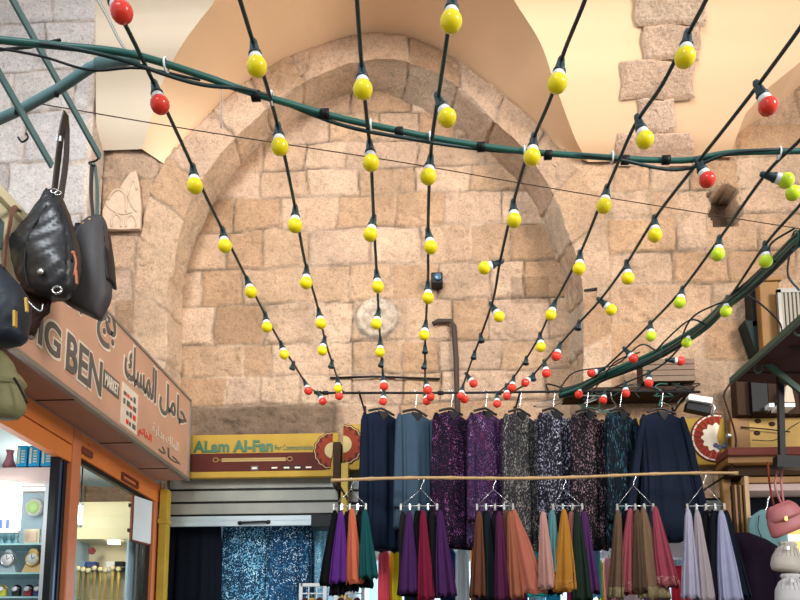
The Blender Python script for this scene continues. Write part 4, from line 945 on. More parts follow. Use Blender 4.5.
def dress(px0, px1, pyt, pyb, mt, label, rot=33, flare=0, dark=None, Y=6.75, belt=False, seed=0):
    xc = (at(px0, pyt, Y).x+at(px1, pyt, Y).x)/2; W_ = (at(px1, pyt, Y).x-at(px0, pyt, Y).x)/2; zt = at((px0+px1)/2, pyt, Y).z; zb = at((px0+px1)/2, pyb, Y).z
    H = zt-zb; ro = R(rot); w_ = W_/math.cos(ro)*1.0
    t_ = thing('dress', label, 'dress', (xc, Y, zb), 'long dresses hanging on the rail'); cen = (xc, Y, zt)
    ctrl = [(0, w_*.34, .02, 0, 0), (-.012, w_*.56, .026, 0, .1), (-.03, w_*.84, .032, 0, .15), (-.07, w_*.97, .04, 0, .3), (-.25, w_*.97, .045, 0, .8), (-.55, w_*(.96+flare*.15), .05, flare*.03, 1.1), (-H, w_*(1.02+flare*.42), .055, flare*.06, 1.2)]
    mb = MB(); loft(mb, interp_rows(ctrl, 34), 84, 11, .30, seed, hem=.03, rot=ro, cen=cen, seed=seed); mb.build('dress_body', CLO[mt], t_)
    c, s_ = math.cos(ro), math.sin(ro)
    for sd in (-1, 1):
        mb = MB(); L_ = H*.8
        ctrl = [(0, .014, .014, 0, 0), (-.05, .026, .024, sd*.004, .3), (-.2, .032, .026, sd*(.008+.04*flare), .7), (-L_, .042, .026, sd*(.015+.15*flare), 1)]
        q = (xc+sd*w_*.84*c+.02*s_, Y+sd*w_*.84*s_-.032*c, zt-.035); loft(mb, interp_rows(ctrl, 18), 30, 5, .22, seed+sd, hem=.01, rot=ro, cen=q, seed=seed+3); mb.build('sleeve', CLO[mt], t_)
    # neck opening
    mb = MB(); n_ = 10; dk = .040
    pts = [(-.055, .004), (.055, .004), (.046, -.02), (.022, -.055), (.002, -.078), (-.02, -.055), (-.042, -.02)]
    vs = [(xc+x*c+dk*s_*1.0, Y+x*s_-dk*c*(1+.0), zt+z) for x, z in pts]; mb.prism(vs, (-.01*s_, .012*c, 0)); mb.build('neck_lining', 'black' if dark is None else dark, t_)
    # hanger
    zr_ = at((px0+px1)/2, 393, YRL).z
    h = thing('dress_hanger', 'black hanger on the dark rail carrying the '+label.split(',')[0].split(' hanging')[0], 'hanger', (xc, YRL, zr_), 'black dress hangers on the rail')
    hook = [Vector((xc-.016, YRL, zr_+.012)), Vector((xc, YRL, zr_+.024)), Vector((xc+.02, YRL, zr_+.008)), Vector((xc+.018, YRL, zr_-.02)), Vector((xc, YRL, zt+.035))]
    mb = MB(); mb.tube(smooth(hook, 5), .0035, 6); mb.build('hook', 'steel', h)
    mb = MB(); mb.tube(smooth([Vector((xc-w_*.62*c, Y-w_*.62*s_, zt-.0)), Vector((xc-w_*.25*c, Y-w_*.25*s_, zt+.028)), Vector((xc, Y, zt+.04)), Vector((xc+w_*.25*c, Y+w_*.25*s_, zt+.028)), Vector((xc+w_*.62*c, Y+w_*.62*s_, zt-.0))], 5), .011, 8); mb.build('shoulder_bar', 'hanger', h)
dress(362, 401, 413, 549, 'navy', 'plain navy jersey dress hanging at the left end of the rail', seed=1)
dress(396, 434, 414, 530, 'slate', 'plain slate blue grey dress hanging beside the navy one', seed=2)
dress(432, 470, 413, 546, 'purple_seq', 'black dress flecked with bright purple hanging on the rail', seed=3)
dress(467, 504, 413, 546, 'violet_seq', 'dusty violet and rose flecked dress hanging on the rail', seed=4)
dress(501, 538, 414, 548, 'grey_seq', 'mottled grey flecked dress with a slanting neckline hanging on the rail', seed=5)
dress(535, 571, 413, 548, 'white_seq', 'black dress densely flecked with white hanging on the rail', seed=6)
dress(568, 605, 414, 547, 'rose_seq', 'black dress with fine rose grey flecks hanging on the rail', seed=7)
dress(602, 638, 413, 547, 'teal_seq', 'very dark teal patterned dress hanging on the rail', seed=8)
dress(637, 686, 413, 540, 'navy2', 'plain deep navy flared dress hanging at the right end of the rail', seed=9, flare=1.0, rot=14)

YB_ = 6.4
def clip_hanger(px, pyr, x0, x1, label, pyb=506):
    zr_ = at(px, pyr, YB_).z; x = at(px, pyr, YB_).x; zb = at(px, pyb, YB_).z; xa, xb = at(x0, pyb, YB_).x, at(x1, pyb, YB_).x
    h = thing('clip_hanger', label, 'hanger', (x, YB_, zb), 'steel clip hangers on the bamboo pole')
    mb = MB(); mb.tube(smooth([Vector((x-.02, YB_, zr_+.004)), Vector((x-.01, YB_, zr_+.022)), Vector((x+.014, YB_, zr_+.022)), Vector((x+.022, YB_, zr_-.005)), Vector((x+.004, YB_, zr_-.04)), Vector((x, YB_, zr_-.075))], 5), .004, 6); mb.build('hook', 'steel', h)
    mb = MB()
    for q in (xa, xb): mb.tube([(x, YB_, zr_-.07), (q, YB_, zb)], .0028, 5)
    mb.build('wire_arms', 'steel', h)
    mb = MB(); mb.tube([(xa-.01, YB_, zb), (xb+.01, YB_, zb)], .006, 8); mb.build('bar', 'steel', h)
    n = max(4, int((xb-xa)/.05))
    for i in range(n):
        q = xa+(xb-xa)*i/(n-1); mb = MB()
        for sd in (-1, 1): mb.bar((q, YB_+sd*.006, zb+.018), (q, YB_+sd*.018, zb-.034), .016, .004, up=(0, 1, 0))
        mb.tube([(q-.009, YB_, zb), (q+.009, YB_, zb)], .009, 8); mb.build('clip', 'steel' if i % 2 else 'alu', h)
FAB = {}
def scarf(pxt, pyt, pxl, pxr, pyb, col, label, dy, seed, hemc=None, grp='scarves clipped under the bamboo pole', Y=YB_, wt=3.2, folds=7):
    key = tuple(col)
    if key not in FAB: FAB[key] = mat('scarf_cloth', [x*.76 for x in col] if max(col) > 70 else [x*.5 for x in col], .85, spec=.12, var=.14, scale=9)
    Y = Y+dy; a = at(pxt, pyt, Y); zb = at((pxl+pxr)/2, pyb, Y).z; xl, xr = at(pxl-1.5, pyb, Y).x, at(pxr+1.5, pyb, Y).x; xt = a.x; H = a.z-zb
    t_ = thing('scarf', label, 'scarf', (xt, Y, zb), grp); cx = (xl+xr)/2-xt; wb = (xr-xl)/2
    wt_ = wt*.5/800*6.4*2
    ctrl = [(0, wt_*.5, .012, 0, 0), (-.02, wt_*.85, .016, cx*.02, .5), (-.06, wt_*1.1, .02, cx*.05, .8), (-H*.3, max(wt_*1.4, wb*.52), .026, cx*.25, 1.3), (-H*.65, wb*.82, .032, cx*.6, 1.7), (-H, wb, .038, cx, 2.0)]
    rows = interp_rows(ctrl, 24); mb = MB(); loft(mb, rows, 52, folds, .32, seed, hem=.028, cen=(xt, Y, a.z), seed=seed); mb.build('cloth', FAB[key], t_)
    if hemc:
        k2 = [r_ for r_ in rows if r_[0] < -H*.86]; 
        mb = MB(); loft(mb, [(z, w_*1.02, d_*1.12, s_, f) for z, w_, d_, s_, f in k2], 52, folds, .32, seed, cen=(xt, Y, a.z), seed=seed)
        mb.build('embroidered_hem', hemc, t_)
M['hem_olive'] = speckle('olive_embroidery', (104, 92, 66), [((150, 136, 100), .0)], 90, stretch=1); M['hem_rose'] = speckle('rose_embroidery', (120, 60, 64), [((176, 130, 122), .0)], 90, stretch=1)
M['hem_amber'] = speckle('amber_embroidery', (150, 100, 38), [((104, 64, 26), .05)], 80, stretch=1)
CL_ = [
 (351, 481, 334, 366, 'steel clip hanger at the left end of the bamboo pole', [
   (335, 513, 321, 340, 584, (20, 20, 26), 'black scarf at the left end of the first hanger'), (341, 514, 331, 347, 582, (104, 46, 140), 'bright purple scarf on the first hanger'),
   (347, 514, 342, 354, 580, (22, 24, 28), 'black scarf between the purple and the orange one'), (352, 511, 348, 362, 582, (232, 120, 84), 'orange coral scarf on the first hanger'), (365, 512, 361, 376, 577, (22, 88, 88), 'teal green scarf on the first hanger')]),
 (421, 481, 401, 437, 'steel clip hanger in front of the slate blue dress', [
   (403, 514, 400, 406, 590, (60, 52, 48), 'narrow dark brown scarf at the left end of the second hanger'), (409, 514, 401, 417, 592, (78, 38, 92), 'plum purple scarf with a pale print on the second hanger'), (417, 513, 414, 424, 596, (26, 22, 30), 'black scarf beside the plum purple one'),
   (423, 513, 419, 433, 598, (136, 28, 58), 'crimson scarf on the second hanger'), (432, 513, 430, 442, 596, (40, 34, 42), 'charcoal scarf beside the crimson one'), (440, 513, 438, 455, 595, (76, 36, 88), 'dark violet scarf at the right end of the second hanger')]),
 (493, 481, 477, 513, 'steel clip hanger in front of the violet flecked dress', [
   (479, 514, 471, 484, 596, (112, 66, 46), 'brown scarf at the left end of the third hanger'), (487, 513, 481, 497, 599, (32, 52, 60), 'dark slate teal scarf on the third hanger'), (499, 514, 496, 509, 599, (92, 32, 68), 'plum scarf on the third hanger'),
   (506, 513, 504, 514, 598, (104, 68, 52), 'olive brown scarf on the third hanger'), (510, 514, 509, 522, 597, (172, 100, 72), 'tan scarf between the olive brown and the salmon one'), (514, 512, 516, 546, 592, (196, 112, 90), 'salmon pink scarf swept wide at the right end of the third hanger')]),
 (563, 481, 553, 582, 'steel clip hanger in front of the black and white dress', [
   (543, 514, 540, 554, 587, (212, 158, 144), 'pale peach scarf at the left end of the fourth hanger'), (552, 513, 547, 560, 576, (96, 148, 150), 'light teal scarf on the fourth hanger'), (564, 512, 555, 575, 590, (194, 130, 46), 'mustard scarf with an embroidered hem', 'hem_amber'),
   (571, 514, 568, 578, 580, (150, 96, 92), 'dusky pink brown scarf beside the mustard one'), (577, 514, 573, 591, 600, (44, 70, 50), 'dark green scarf on the fourth hanger'), (584, 514, 587, 598, 592, (88, 44, 100), 'violet scarf at the right end of the fourth hanger')]),
 (633, 477, 617, 653, 'steel clip hanger in front of the dark teal dress', [
   (618, 513, 609, 622, 598, (116, 88, 68), 'brown scarf at the left end of the fifth hanger', 'hem_olive'), (630, 511, 619, 641, 592, (176, 82, 92), 'rose scarf with an embroidered hem on the fifth hanger', 'hem_rose'), (637, 512, 634, 646, 590, (100, 78, 58), 'dark olive scarf behind the rose one'),
   (643, 510, 641, 668, 598, (138, 108, 84), 'wide taupe scarf with an olive hem on the fifth hanger', 'hem_olive'), (655, 509, 660, 678, 586, (170, 72, 88), 'deep rose scarf at the right end of the fifth hanger', 'hem_rose')]),
 (703, 476, 687, 724, 'steel clip hanger at the right end of the bamboo pole', [
   (688, 512, 683, 698, 597, (196, 190, 212), 'pale lavender scarf at the left end of the last hanger'), (697, 513, 696, 713, 600, (190, 176, 178), 'pale grey pink scarf on the last hanger'), (713, 512, 707, 728, 598, (26, 32, 46), 'black blue scarf on the last hanger'),
   (721, 513, 721, 741, 600, (186, 186, 220), 'bright lavender scarf on the last hanger'), (726, 513, 739, 750, 597, (30, 44, 62), 'navy scarf at the right end of the last hanger')]),
]
sd = 0
ORD = {351: 'leftmost', 421: 'second', 493: 'third', 563: 'fourth', 633: 'fifth', 703: 'rightmost'}
for px, pyr, x0, x1, lb, scs in CL_:
    clip_hanger(px, pyr, x0, x1, lb)
    for k_, q_ in enumerate((.22, .5, .8)):
        pa_ = x0+(x1-x0)*q_; sd += 1
        scarf(pa_, 511, pa_-7+(k_-1)*3, pa_+7+(k_-1)*5, 594-k_*4, ((24, 24, 30), (34, 30, 38), (30, 38, 44))[k_], f'dark scarf half hidden at the back of the {ORD[px]} clip hanger, {("left", "middle", "right")[k_]} one', .075, sd)
    for i, s_ in enumerate(scs):
        sd += 1; hemc = s_[7] if len(s_) > 7 else None
        scarf(s_[0], s_[1]-2.5, s_[2], s_[3], s_[4], s_[5], s_[6], (.03 if max(s_[5]) < 65 else (-.045, -.01)[i % 2]), sd, hemc)

# hanging under the first shutter
CLO['black'] = mat('blue_black_cloth', (8, 12, 20), .9, spec=.1)
CLO['bluefleck'] = speckle('blue_and_white_flecked_cloth', (16, 42, 62), [((76, 130, 156), .08), ((150, 184, 198), -.1)], 55, stretch=.8)
CLO['bluedot'] = speckle('dark_blue_dotted_cloth', (16, 46, 72), [((44, 92, 122), .08), ((176, 196, 206), -.2)], 42, stretch=1)
CLO['paleblue'] = speckle('pale_blue_print_cloth', (104, 156, 176), [((70, 120, 150), .0), ((196, 224, 232), .0)], 60, stretch=1)
def drape(px0, px1, pyt, pyb, Y, mt, label, seed, cat='garment', nm='hanging_garment', grp=None, ex=-.35, folds=10):
    a, b_ = at(px0, pyt, Y), at(px1, pyt, Y); zb = at(px0, pyb, Y).z+ex; w_ = (b_.x-a.x)/2
    t_ = thing(nm, label, cat, ((a.x+b_.x)/2, Y, zb), grp); H = a.z-zb
    mm = CLO[mt] if isinstance(mt, str) else (FAB.get(tuple(mt)) or FAB.setdefault(tuple(mt), mat('garment_cloth', mt, .85, spec=.1, sheen=0)))
    mb = MB(); loft(mb, interp_rows([(0, w_*.6, .02, 0, .1), (-.04, w_*.92, .03, 0, .4), (-.3, w_*.95, .04, 0, .9), (-H, w_, .045, 0, 1)], 24), 80, folds, .4, seed, hem=.02, cen=((a.x+b_.x)/2, Y, a.z), seed=seed); mb.build('cloth', mm, t_)
    mb = MB(); x = (a.x+b_.x)/2; mb.tube(smooth([Vector((x, Y, a.z-.005)), Vector((x, Y, a.z+.05)), Vector((x+.02, Y, a.z+.07)), Vector((x, Y, a.z+.09))], 4), .003, 5); mb.build('hook', 'steel', t_)
drape(164, 223, 521, 600, 7.62, 'black', 'wide blue black cloth hanging under the left end of the grey shutter', 40)
drape(222, 272, 521, 600, 7.66, 'bluefleck', 'blue and white flecked garment hanging under the grey shutter', 41, folds=9)
drape(270, 314, 521, 600, 7.64, 'bluedot', 'dark blue garment with white dots hanging under the grey shutter', 42)
drape(312, 329, 521, 600, 7.72, 'paleblue', 'pale blue printed garment hanging behind the black scarf', 43, folds=5)
mb = MB(); a, b_ = at(160, 524, 7.66), at(338, 524, 7.66); z = at(240, 521, 7.66).z+.085; mb.tube([(-2.66, 7.66, z), (-.99, 7.66, z)], .01, 8)
tag(mb.build('clothes_rail', 'black', origin=(-2, 7.66, z)), 'dark rail behind the grey shutter carrying the blue garments', 'rail')
# inside the second shop
inn = [(378, 390, 551, 582, (240, 84, 100), 'pink garment hung inside the shop beside the yellow one'), (389, 402, 551, 578, (244, 226, 50), 'yellow garment hung inside the shop beside the pink one'), (384, 400, 582, 600, (160, 150, 214), 'lavender cloth below the pink and yellow garments'),
 (455, 469, 549, 584, (228, 240, 255), 'white garment seen between the violet and the brown scarves'), (470, 475, 548, 580, (232, 140, 80), 'sliver of orange cloth left of the brown scarf'), (456, 470, 584, 600, (130, 190, 220), 'light blue cloth below the white garment'),
 (526, 545, 548, 570, (60, 214, 214), 'turquoise garment inside the shop behind the salmon scarf'), (545, 560, 570, 600, (50, 180, 226), 'bright blue garment below the turquoise one'), (528, 545, 574, 600, (190, 224, 236), 'pale aqua garment behind the salmon scarf hem'),
 (590, 600, 548, 572, (120, 190, 220), 'sky blue garment right of the violet scarf'), (597, 603, 560, 600, (226, 220, 60), 'narrow yellow garment inside the shop'), (602, 615, 558, 600, (236, 150, 160), 'pink garment inside the shop left of the brown scarf'),
 (670, 686, 566, 600, (238, 60, 84), 'bright red garment between the rose and the lavender scarves'), (566, 580, 586, 600, (206, 60, 130), 'magenta garment below the green scarf'),
 (440, 456, 549, 600, (24, 40, 74), 'dark navy garment inside the shop behind the dark violet scarf'), (474, 500, 560, 600, (60, 60, 96), 'indigo garment inside the shop behind the brown scarf'), (500, 527, 560, 600, (130, 40, 96), 'plum garment inside the shop behind the salmon scarf'),
 (515, 530, 549, 572, (110, 220, 190), 'mint green garment inside the shop left of the turquoise one'), (614, 640, 560, 600, (190, 170, 180), 'greyish pink garment inside the shop behind the rose scarf'), (642, 668, 560, 600, (90, 60, 110), 'mauve garment inside the shop behind the wide taupe scarf'),
 (686, 706, 562, 600, (200, 60, 90), 'crimson garment inside the shop behind the pale lavender scarf'), (404, 430, 552, 600, (40, 44, 60), 'charcoal garment inside the shop behind the second hanger')]
for i, (a, b_, c_, d_, col, lb) in enumerate(inn): drape(a, b_, c_, d_, 7.9+.09*(i % 3), col, lb, 60+i, folds=5, grp='bright garments inside the lit shop', ex=-.25)
a = at(350, 548, 7.8); b_ = at(735, 548, 7.8)
mb = MB(); mb.bb(a.x, 3.7, 8.3, 8.5, at(500, 557, 8.3).z-.02, at(500, 547, 8.3).z+.05); tag(mb.build('shelf_board', 'white', bevel=.004, origin=(1, 8.4, 2)), 'long white shelf board at the top of the lit shop', 'shelf')
# white lattice stand
for i, (x0_, x1_, lb) in enumerate([(301, 325, 'small white wire display rack under the pale blue garment'), (336, 363, 'small white framed display rack below the orange scarf')]):
    Y = 6.9; a, b_ = at(x0_, 585, Y), at(x1_, 585, Y); zt_ = a.z; t_ = thing('display_rack', lb, 'rack', ((a.x+b_.x)/2, Y, 0))
    mb = MB()
    for x in (a.x, b_.x): mb.bb(x-.014, x+.014, Y-.014, Y+.014, 0, zt_+.014)
    mb.bb(a.x, b_.x, Y-.014, Y+.014, zt_-.014, zt_+.014); mb.build('frame', 'white', t_)
    mb = MB()
    for q in (.33, .66): x = a.x+(b_.x-a.x)*q; mb.bb(x-.005, x+.005, Y-.005, Y+.005, .3, zt_)
    for q in range(12): mb.bb(a.x, b_.x, Y-.005, Y+.005, zt_-.08-q*.11, zt_-.07-q*.11)
    mb.build('wire_grid', 'white', t_)
    mb = MB(); mb.bb(a.x, b_.x, Y+.02, Y+.1, 0, .06); mb.build('foot', 'white', t_)
    for q in range(3):
        c_ = (a.x+(b_.x-a.x)*(.2+.3*q), Y-.03, zt_-.14); mb = MB(); mb.ball(c_, .03, .02, .028); tag(mb.build('pendant', 'maroon' if q != 1 else 'yellow_post', origin=c_), f'small round dark red ornament on the {"left" if i == 0 else "right"} white rack, {["left", "middle", "right"][q]} one' if q != 1 else f'small mustard ornament in the middle of the {"left" if i == 0 else "right"} white rack', 'ornament', 'ornaments on the white racks')
point('shop_lamp_blue', (-1.8, 7.2, 2.4), 10, (.8, .92, 1), .2)
area('shop_ceiling_lamp', (.9, 8.8, 3.15), (.9, 8.4, 0), 3.2, 120, (.88, .96, 1.0), .9)
area('shop_left_lamp', (-1.8, 8.8, 3.15), (-1.8, 8.6, 0), 1.2, 25, (.85, .95, 1.0))

# ============================================================ BAGS AND STEELWORK, UPPER LEFT
M['leather'] = mat('black_glossy_leather', (30, 28, 28), .36, bump=.18, bscale=6, var=.3); M['leather2'] = mat('charcoal_leather', (62, 58, 58), .55, spec=.3, bump=.1, bscale=20); M['brown_strap'] = mat('brown_leather_strap', (96, 54, 42), .5)
M['olive'] = mat('olive_canvas', (132, 126, 86), .8, bump=.3, bscale=40)
fr_ = thing('steel_canopy', 'grey green steel awning frame at the top left corner', 'frame', tuple(at(60, 90, 3.7)))
def P(px, py, Y): return at(px, py, Y)
mb = MB(); mb.bar(P(6, -12, 3.3), P(100, 157, 4.16), .05, .014, up=(1, 0, 0)); mb.build('flat_bar', 'teal_steel', fr_, bevel=.003)
mb = MB(); mb.bar(P(-14, 50, 3.3), P(52, 166, 3.8), .05, .014, up=(1, 0, 0)); mb.build('flat_bar', 'teal_steel', fr_, bevel=.003)
mb = MB(); mb.tube([P(-20, 128, 3.75), P(20, 110, 3.7), P(60, 88, 3.62), P(90, 68, 3.55), P(103, 63, 3.5)], .026, 10); mb.tube([P(98, 64, 3.5), P(118, 60, 3.45), P(136, 57, 3.4)], .031, 10); mb.build('tube_arm', 'teal_steel', fr_)
mb = MB(); mb.tube([P(-20, 45, 3.4), P(0, 50, 3.35), P(30, 47, 3.3), P(60, 40, 3.2)], .008, 6); mb.build('stay_wire', 'dark', fr_)
mb = MB()
for x, y in ((57, 90), (17, 108)): q = P(x, y, 3.62); mb = MB(); mb.tube([q+Vector((0, 0, .03)), q-Vector((0, 0, .035))], .012, 8); mb.build('bolt', 'dark', fr_)
mb = MB()
mb.tube(smooth([P(18, 137, 3.6), P(22, 142, 3.6), P(28, 138, 3.6), P(26, 133, 3.6)], 4), .005, 6)
mb.build('hook', 'dark', fr_)
def bag_shell(mb, poly_rows, Y, depth, amp=.0, seed=1, n=40):
    """rows: (py, px_left, px_right, fullness)"""
    vs = []; k = len(poly_rows); rs_ = random.Random(seed); p1, p2 = rs_.random()*6, rs_.random()*6
    for i, (py, l, r_, f) in enumerate(poly_rows):
        a, b_ = at(l, py, Y), at(r_, py, Y); cx, w_ = (a.x+b_.x)/2, (b_.x-a.x)/2; z = (a.z+b_.z)/2
        for j in range(n):
            t = 2*math.pi*j/n; cs, sn = math.cos(t), math.sin(t); x = w_*math.copysign(abs(cs)**.85, cs)
            y = depth*f*math.copysign(abs(sn)**.8, sn); y += amp*math.sin(i*.9+t*3+p1)*math.sin(t*5+p2+i*.5)
            z_ = z+(at(r_, py, Y).z-at(l, py, Y).z)*0
            vs.append((cx+x, Y+y, z_))
    fs = []
    for i in range(k-1):
        for j in range(n): fs.append((i*n+j, i*n+(j+1) % n, (i+1)*n+(j+1) % n, (i+1)*n+j))
    fs.append(list(range(n))[::-1]); fs.append([(k-1)*n+j for j in range(n)])
    return mb.add(vs, fs, 0, True)
def densify(rows, m):
    A = np.array(rows, float); z = np.linspace(A[0, 0], A[-1, 0], m); return [tuple([q]+[float(np.interp(q, A[:, 0], A[:, c])) for c in (1, 2, 3)]) for q in z]
Yb = 3.95
b1 = thing('shoulder_bag', 'large shiny black leather bag with long straps hanging from the steel frame', 'bag', tuple(at(50, 295, Yb)))
mb = MB(); bag_shell(mb, densify([(192, 47, 59, .35), (200, 43, 63, .5), (212, 34, 68, .7), (228, 23, 73, .9), (242, 12, 77, 1), (252, 12, 79, 1.05), (268, 15, 79, 1.1), (282, 20, 77, 1.05), (292, 28, 73, .85), (298, 40, 66, .5)], 34), Yb, .1, .012, 3); mb.build('bag_body', 'leather', b1)
mb = MB(); mb.tube(smooth([P(47, 206, Yb-.07), P(30, 232, Yb-.1), P(24, 262, Yb-.11), P(28, 288, Yb-.09)], 6), .006, 6); mb.tube(smooth([P(60, 204, Yb-.07), P(70, 232, Yb-.09), P(72, 262, Yb-.1)], 6), .006, 6); mb.build('seam', 'black', b1)
for pts in ([(54, 194), (58, 160), (62, 130), (66, 113)], [(61, 196), (66, 160), (67, 130), (66, 113)]):
    mb = MB(); q = smooth([P(x, y, Yb-.03+(.05 if pts[0][0] > 57 else 0)) for x, y in pts], 5)
    for i in range(len(q)-1): mb.bar(q[i], q[i+1], .008, .05, up=(0, 1, 0))
    mb.build('strap', 'leather2' if pts[0][0] > 57 else 'leather', b1)
mb = MB()
for c_ in ((54, 191), (58, 193)): q = P(c_[0], c_[1], Yb-.06); mb.tube([q+Vector((.018*math.cos(a), 0, .012*math.sin(a))) for a in np.linspace(0, 6.28, 11)], .004, 6)
q = P(59, 139, Yb-.05); mb.box(q, (.028, .01, .03)); mb.build('buckle', 'steel', b1)
mb = MB(); mb.tube(smooth([P(73, 252, Yb-.12), P(76, 262, Yb-.12), P(74, 276, Yb-.12)], 4), .007, 6); mb.ball(P(73, 253, Yb-.12), .012); mb.bar(P(76, 270, Yb-.12), P(77, 284, Yb-.12), .012, .01); mb.build('zip_tassel', mat('tan_tassel', (166, 92, 58), .5), b1)
mb = MB(); mb.lathe([(.018, 0), (.018, .012), (.008, .016)], Matrix.Translation(P(41, 272, Yb-.115)) @ Euler((R(90), 0, 0)).to_matrix().to_4x4(), 14); mb.build('metal_fitting', 'steel', b1); q = P(57, 290, Yb-.09); mb = MB(); mb.tube([q+Vector((.026*math.cos(a), 0, .02*math.sin(a))) for a in np.linspace(0, 6.28, 9)], .007, 6); mb.build('metal_fitting', 'steel', b1)
Yc = 4.2
b2 = thing('shoulder_bag', 'slim dark grey leather bag hanging right of the shiny black one', 'bag', tuple(at(94, 318, Yc)))
mb = MB(); bag_shell(mb, densify([(217, 92, 103, .3), (222, 84, 106, .6), (234, 77, 107, .85), (250, 76, 109, 1), (270, 74, 110, 1), (288, 66, 111, 1), (300, 62, 110, .95), (306, 70, 107, .85), (312, 82, 104, .7), (319, 96, 101, .3)], 30), Yc, .085, .003, 5); mb.build('bag_body', 'leather2', b2)
mb = MB(); bag_shell(mb, densify([(232, 105, 108, .8), (260, 107, 111.5, 1), (285, 109, 114, .9)], 12), Yc+.02, .07, 0, 5, 20); mb.build('side_gusset', 'black', b2)
mb = MB(); bag_shell(mb, densify([(226, 76, 84, .6), (240, 74, 80, .8), (252, 74, 79, .7)], 8), Yc+.03, .06, .004, 6, 20); mb.build('zip_top', 'black', b2)
mb = MB(); mb.ball(P(84, 224, Yc-.05), .014, .01, .012); mb.ball(P(90, 220, Yc-.05), .011, .01, .01); mb.build('metal_fitting', 'gold', b2)
for pts in ([(93, 219), (91, 190), (92, 164)], [(97, 218), (97, 190), (95, 164)]):
    mb = MB(); q = smooth([P(x, y, Yc-.02+(.04 if pts[0][0] > 95 else 0)) for x, y in pts], 5)
    for i in range(len(q)-1): mb.bar(q[i], q[i+1], .006, .04, up=(0, 1, 0))
    mb.build('strap', 'teal_steel' if pts[0][0] > 95 else 'leather2', b2)
wire([(88, 140), (98, 158), (89, 163), (95, 166)], 4.17, .006, 'dark', 'bent dark hook joining the flat bar and the grey bag strap', 'hook', 'hook')
b3 = thing('shoulder_bag', 'navy bag with zips and a brown strap at the left edge', 'bag', tuple(at(10, 345, 3.6)))
mb = MB(); bag_shell(mb, densify([(266, -14, 3, .5), (275, -18, 10, .8), (285, -20, 20, 1), (300, -20, 28, 1.1), (320, -20, 27, 1.1), (338, -20, 25, .9), (344, -18, 20, .5)], 26), 3.6, .1, .006, 8); mb.build('bag_body', mat('navy_nylon', (18, 26, 38), .55), b3)
mb = MB()
q = [P(4, 268, 3.57), P(6, 245, 3.57), P(10, 224, 3.57), P(13, 209, 3.8), P(19, 209, 4.0), P(24, 224, 4.2), P(28, 250, 4.3), P(36, 292, 4.3)]
q = smooth(q, 4)
for i in range(len(q)-1): mb.bar(q[i], q[i+1], .006, .022, up=(0, 1, 0))
mb.build('strap', 'brown_strap', b3)
mb = MB(); mb.bar(P(15, 311, 3.49), P(15, 327, 3.49), .012, .022, up=(0, 1, 0)); mb.bar(P(26, 298, 3.49), P(27, 312, 3.49), .012, .014, up=(0, 1, 0)); mb.build('zip_pull', 'gold', b3)
mb = MB(); mb.tube(smooth([P(27, 300, 3.49), P(35, 308, 3.49), P(41, 311, 3.49), P(43, 304, 3.49)], 5), .004, 6); mb.build('chain', 'steel', b3)
b4 = thing('ruffled_purse', 'dark brown ruffled purse between the navy bag and the black leather bag', 'bag', tuple(at(38, 325, 4.0)))
mb = MB(); bag_shell(mb, densify([(286, 18, 40, .5), (294, 22, 48, .8), (302, 26, 51, 1), (312, 27, 49, 1), (318, 27, 40, .8), (334, 26, 33, .5)], 20), 4.0, .04, .02, 9); mb.build('purse_body', mat('dark_brown_ruffle', (50, 32, 26), .8, spec=.15, bump=.5), b4)
b5 = thing('canvas_bag', 'olive canvas bag bottom at the left edge under the fascia sign', 'bag', tuple(at(8, 415, 4.1)))
mb = MB(); bag_shell(mb, densify([(350, -20, 2, .6), (360, -20, 10, .9), (375, -20, 16, 1), (395, -20, 23, 1), (410, -20, 24, .9), (418, -18, 17, .5)], 22), 4.1, .1, .005, 12); mb.build('bag_body', 'olive', b5)
mb = MB(); mb.tube(smooth([P(14, 378, 4.0), P(20, 388, 4.0), P(27, 403, 4.0)], 4), .007, 6); mb.build('strap', 'black', b5)
mb = MB(); bag_shell(mb, densify([(374, -20, 18, 1.05), (382, -20, 24, 1.1), (388, -20, 20, 1.05)], 8), 4.1, .105, .004, 14); mb.build('flap', 'olive', b5)

# ============================================================ RIGHT SIDE
Yw2 = 7.15
aw = thing('awning', 'sloping awning with green steel edge and dark brown underside at the right', 'awning', tuple(at(760, 380, 5.8)))
A1, A2, A3, A4 = P(731, 379, 6.3), P(812, 306, 5.0), P(880, 420, 5.0), P(790, 420, 6.3)
A1, A2 = P(731, 381, 6.3), P(815, 306, 5.1); off = Vector((1.3, .25, -.02))
mb = MB(); mb.prism([A1, A2, A2+off, A1+off], (0, 0, .02)); mb.build('roof_sheet', mat('dark_brown_sheet', (70, 44, 40), .8, spec=.1), aw)
mb = MB(); mb.bar(A1, A2, .03, .05); mb.build('edge_beam', 'green_steel', aw, bevel=.004)
mb = MB(); mb.bar(P(761, 359, 6.0), P(812, 400, 6.0), .03, .045); mb.build('brace', 'green_steel', aw, bevel=.004)
mb = MB(); mb.bar(P(743, 372, 6.15), P(812, 373, 6.15), .03, .03); mb.bar(P(790, 345, 5.7), P(812, 352, 5.7), .04, .04); mb.build('cross_bar', 'wood_dark', aw)
mb = MB(); mb.tube([P(758, 368, 6.0)+Vector((.03*math.cos(a), 0, .04*math.sin(a))) for a in np.linspace(0, 6.28, 13)], .008, 6); mb.build('ring', 'green_steel', aw); mb = MB(); mb.tube([P(798, 330, 5.4)+Vector((.03*math.cos(a), 0, .04*math.sin(a))) for a in np.linspace(0, 6.28, 13)], .008, 6); mb.build('ring', 'green_steel', aw)
mb = MB(); mb.bar(P(780, 376, 6.1), P(782, 466, 6.1), .045, .045, up=(0, 1, 0)); mb.build('post', 'dark', aw, bevel=.004)
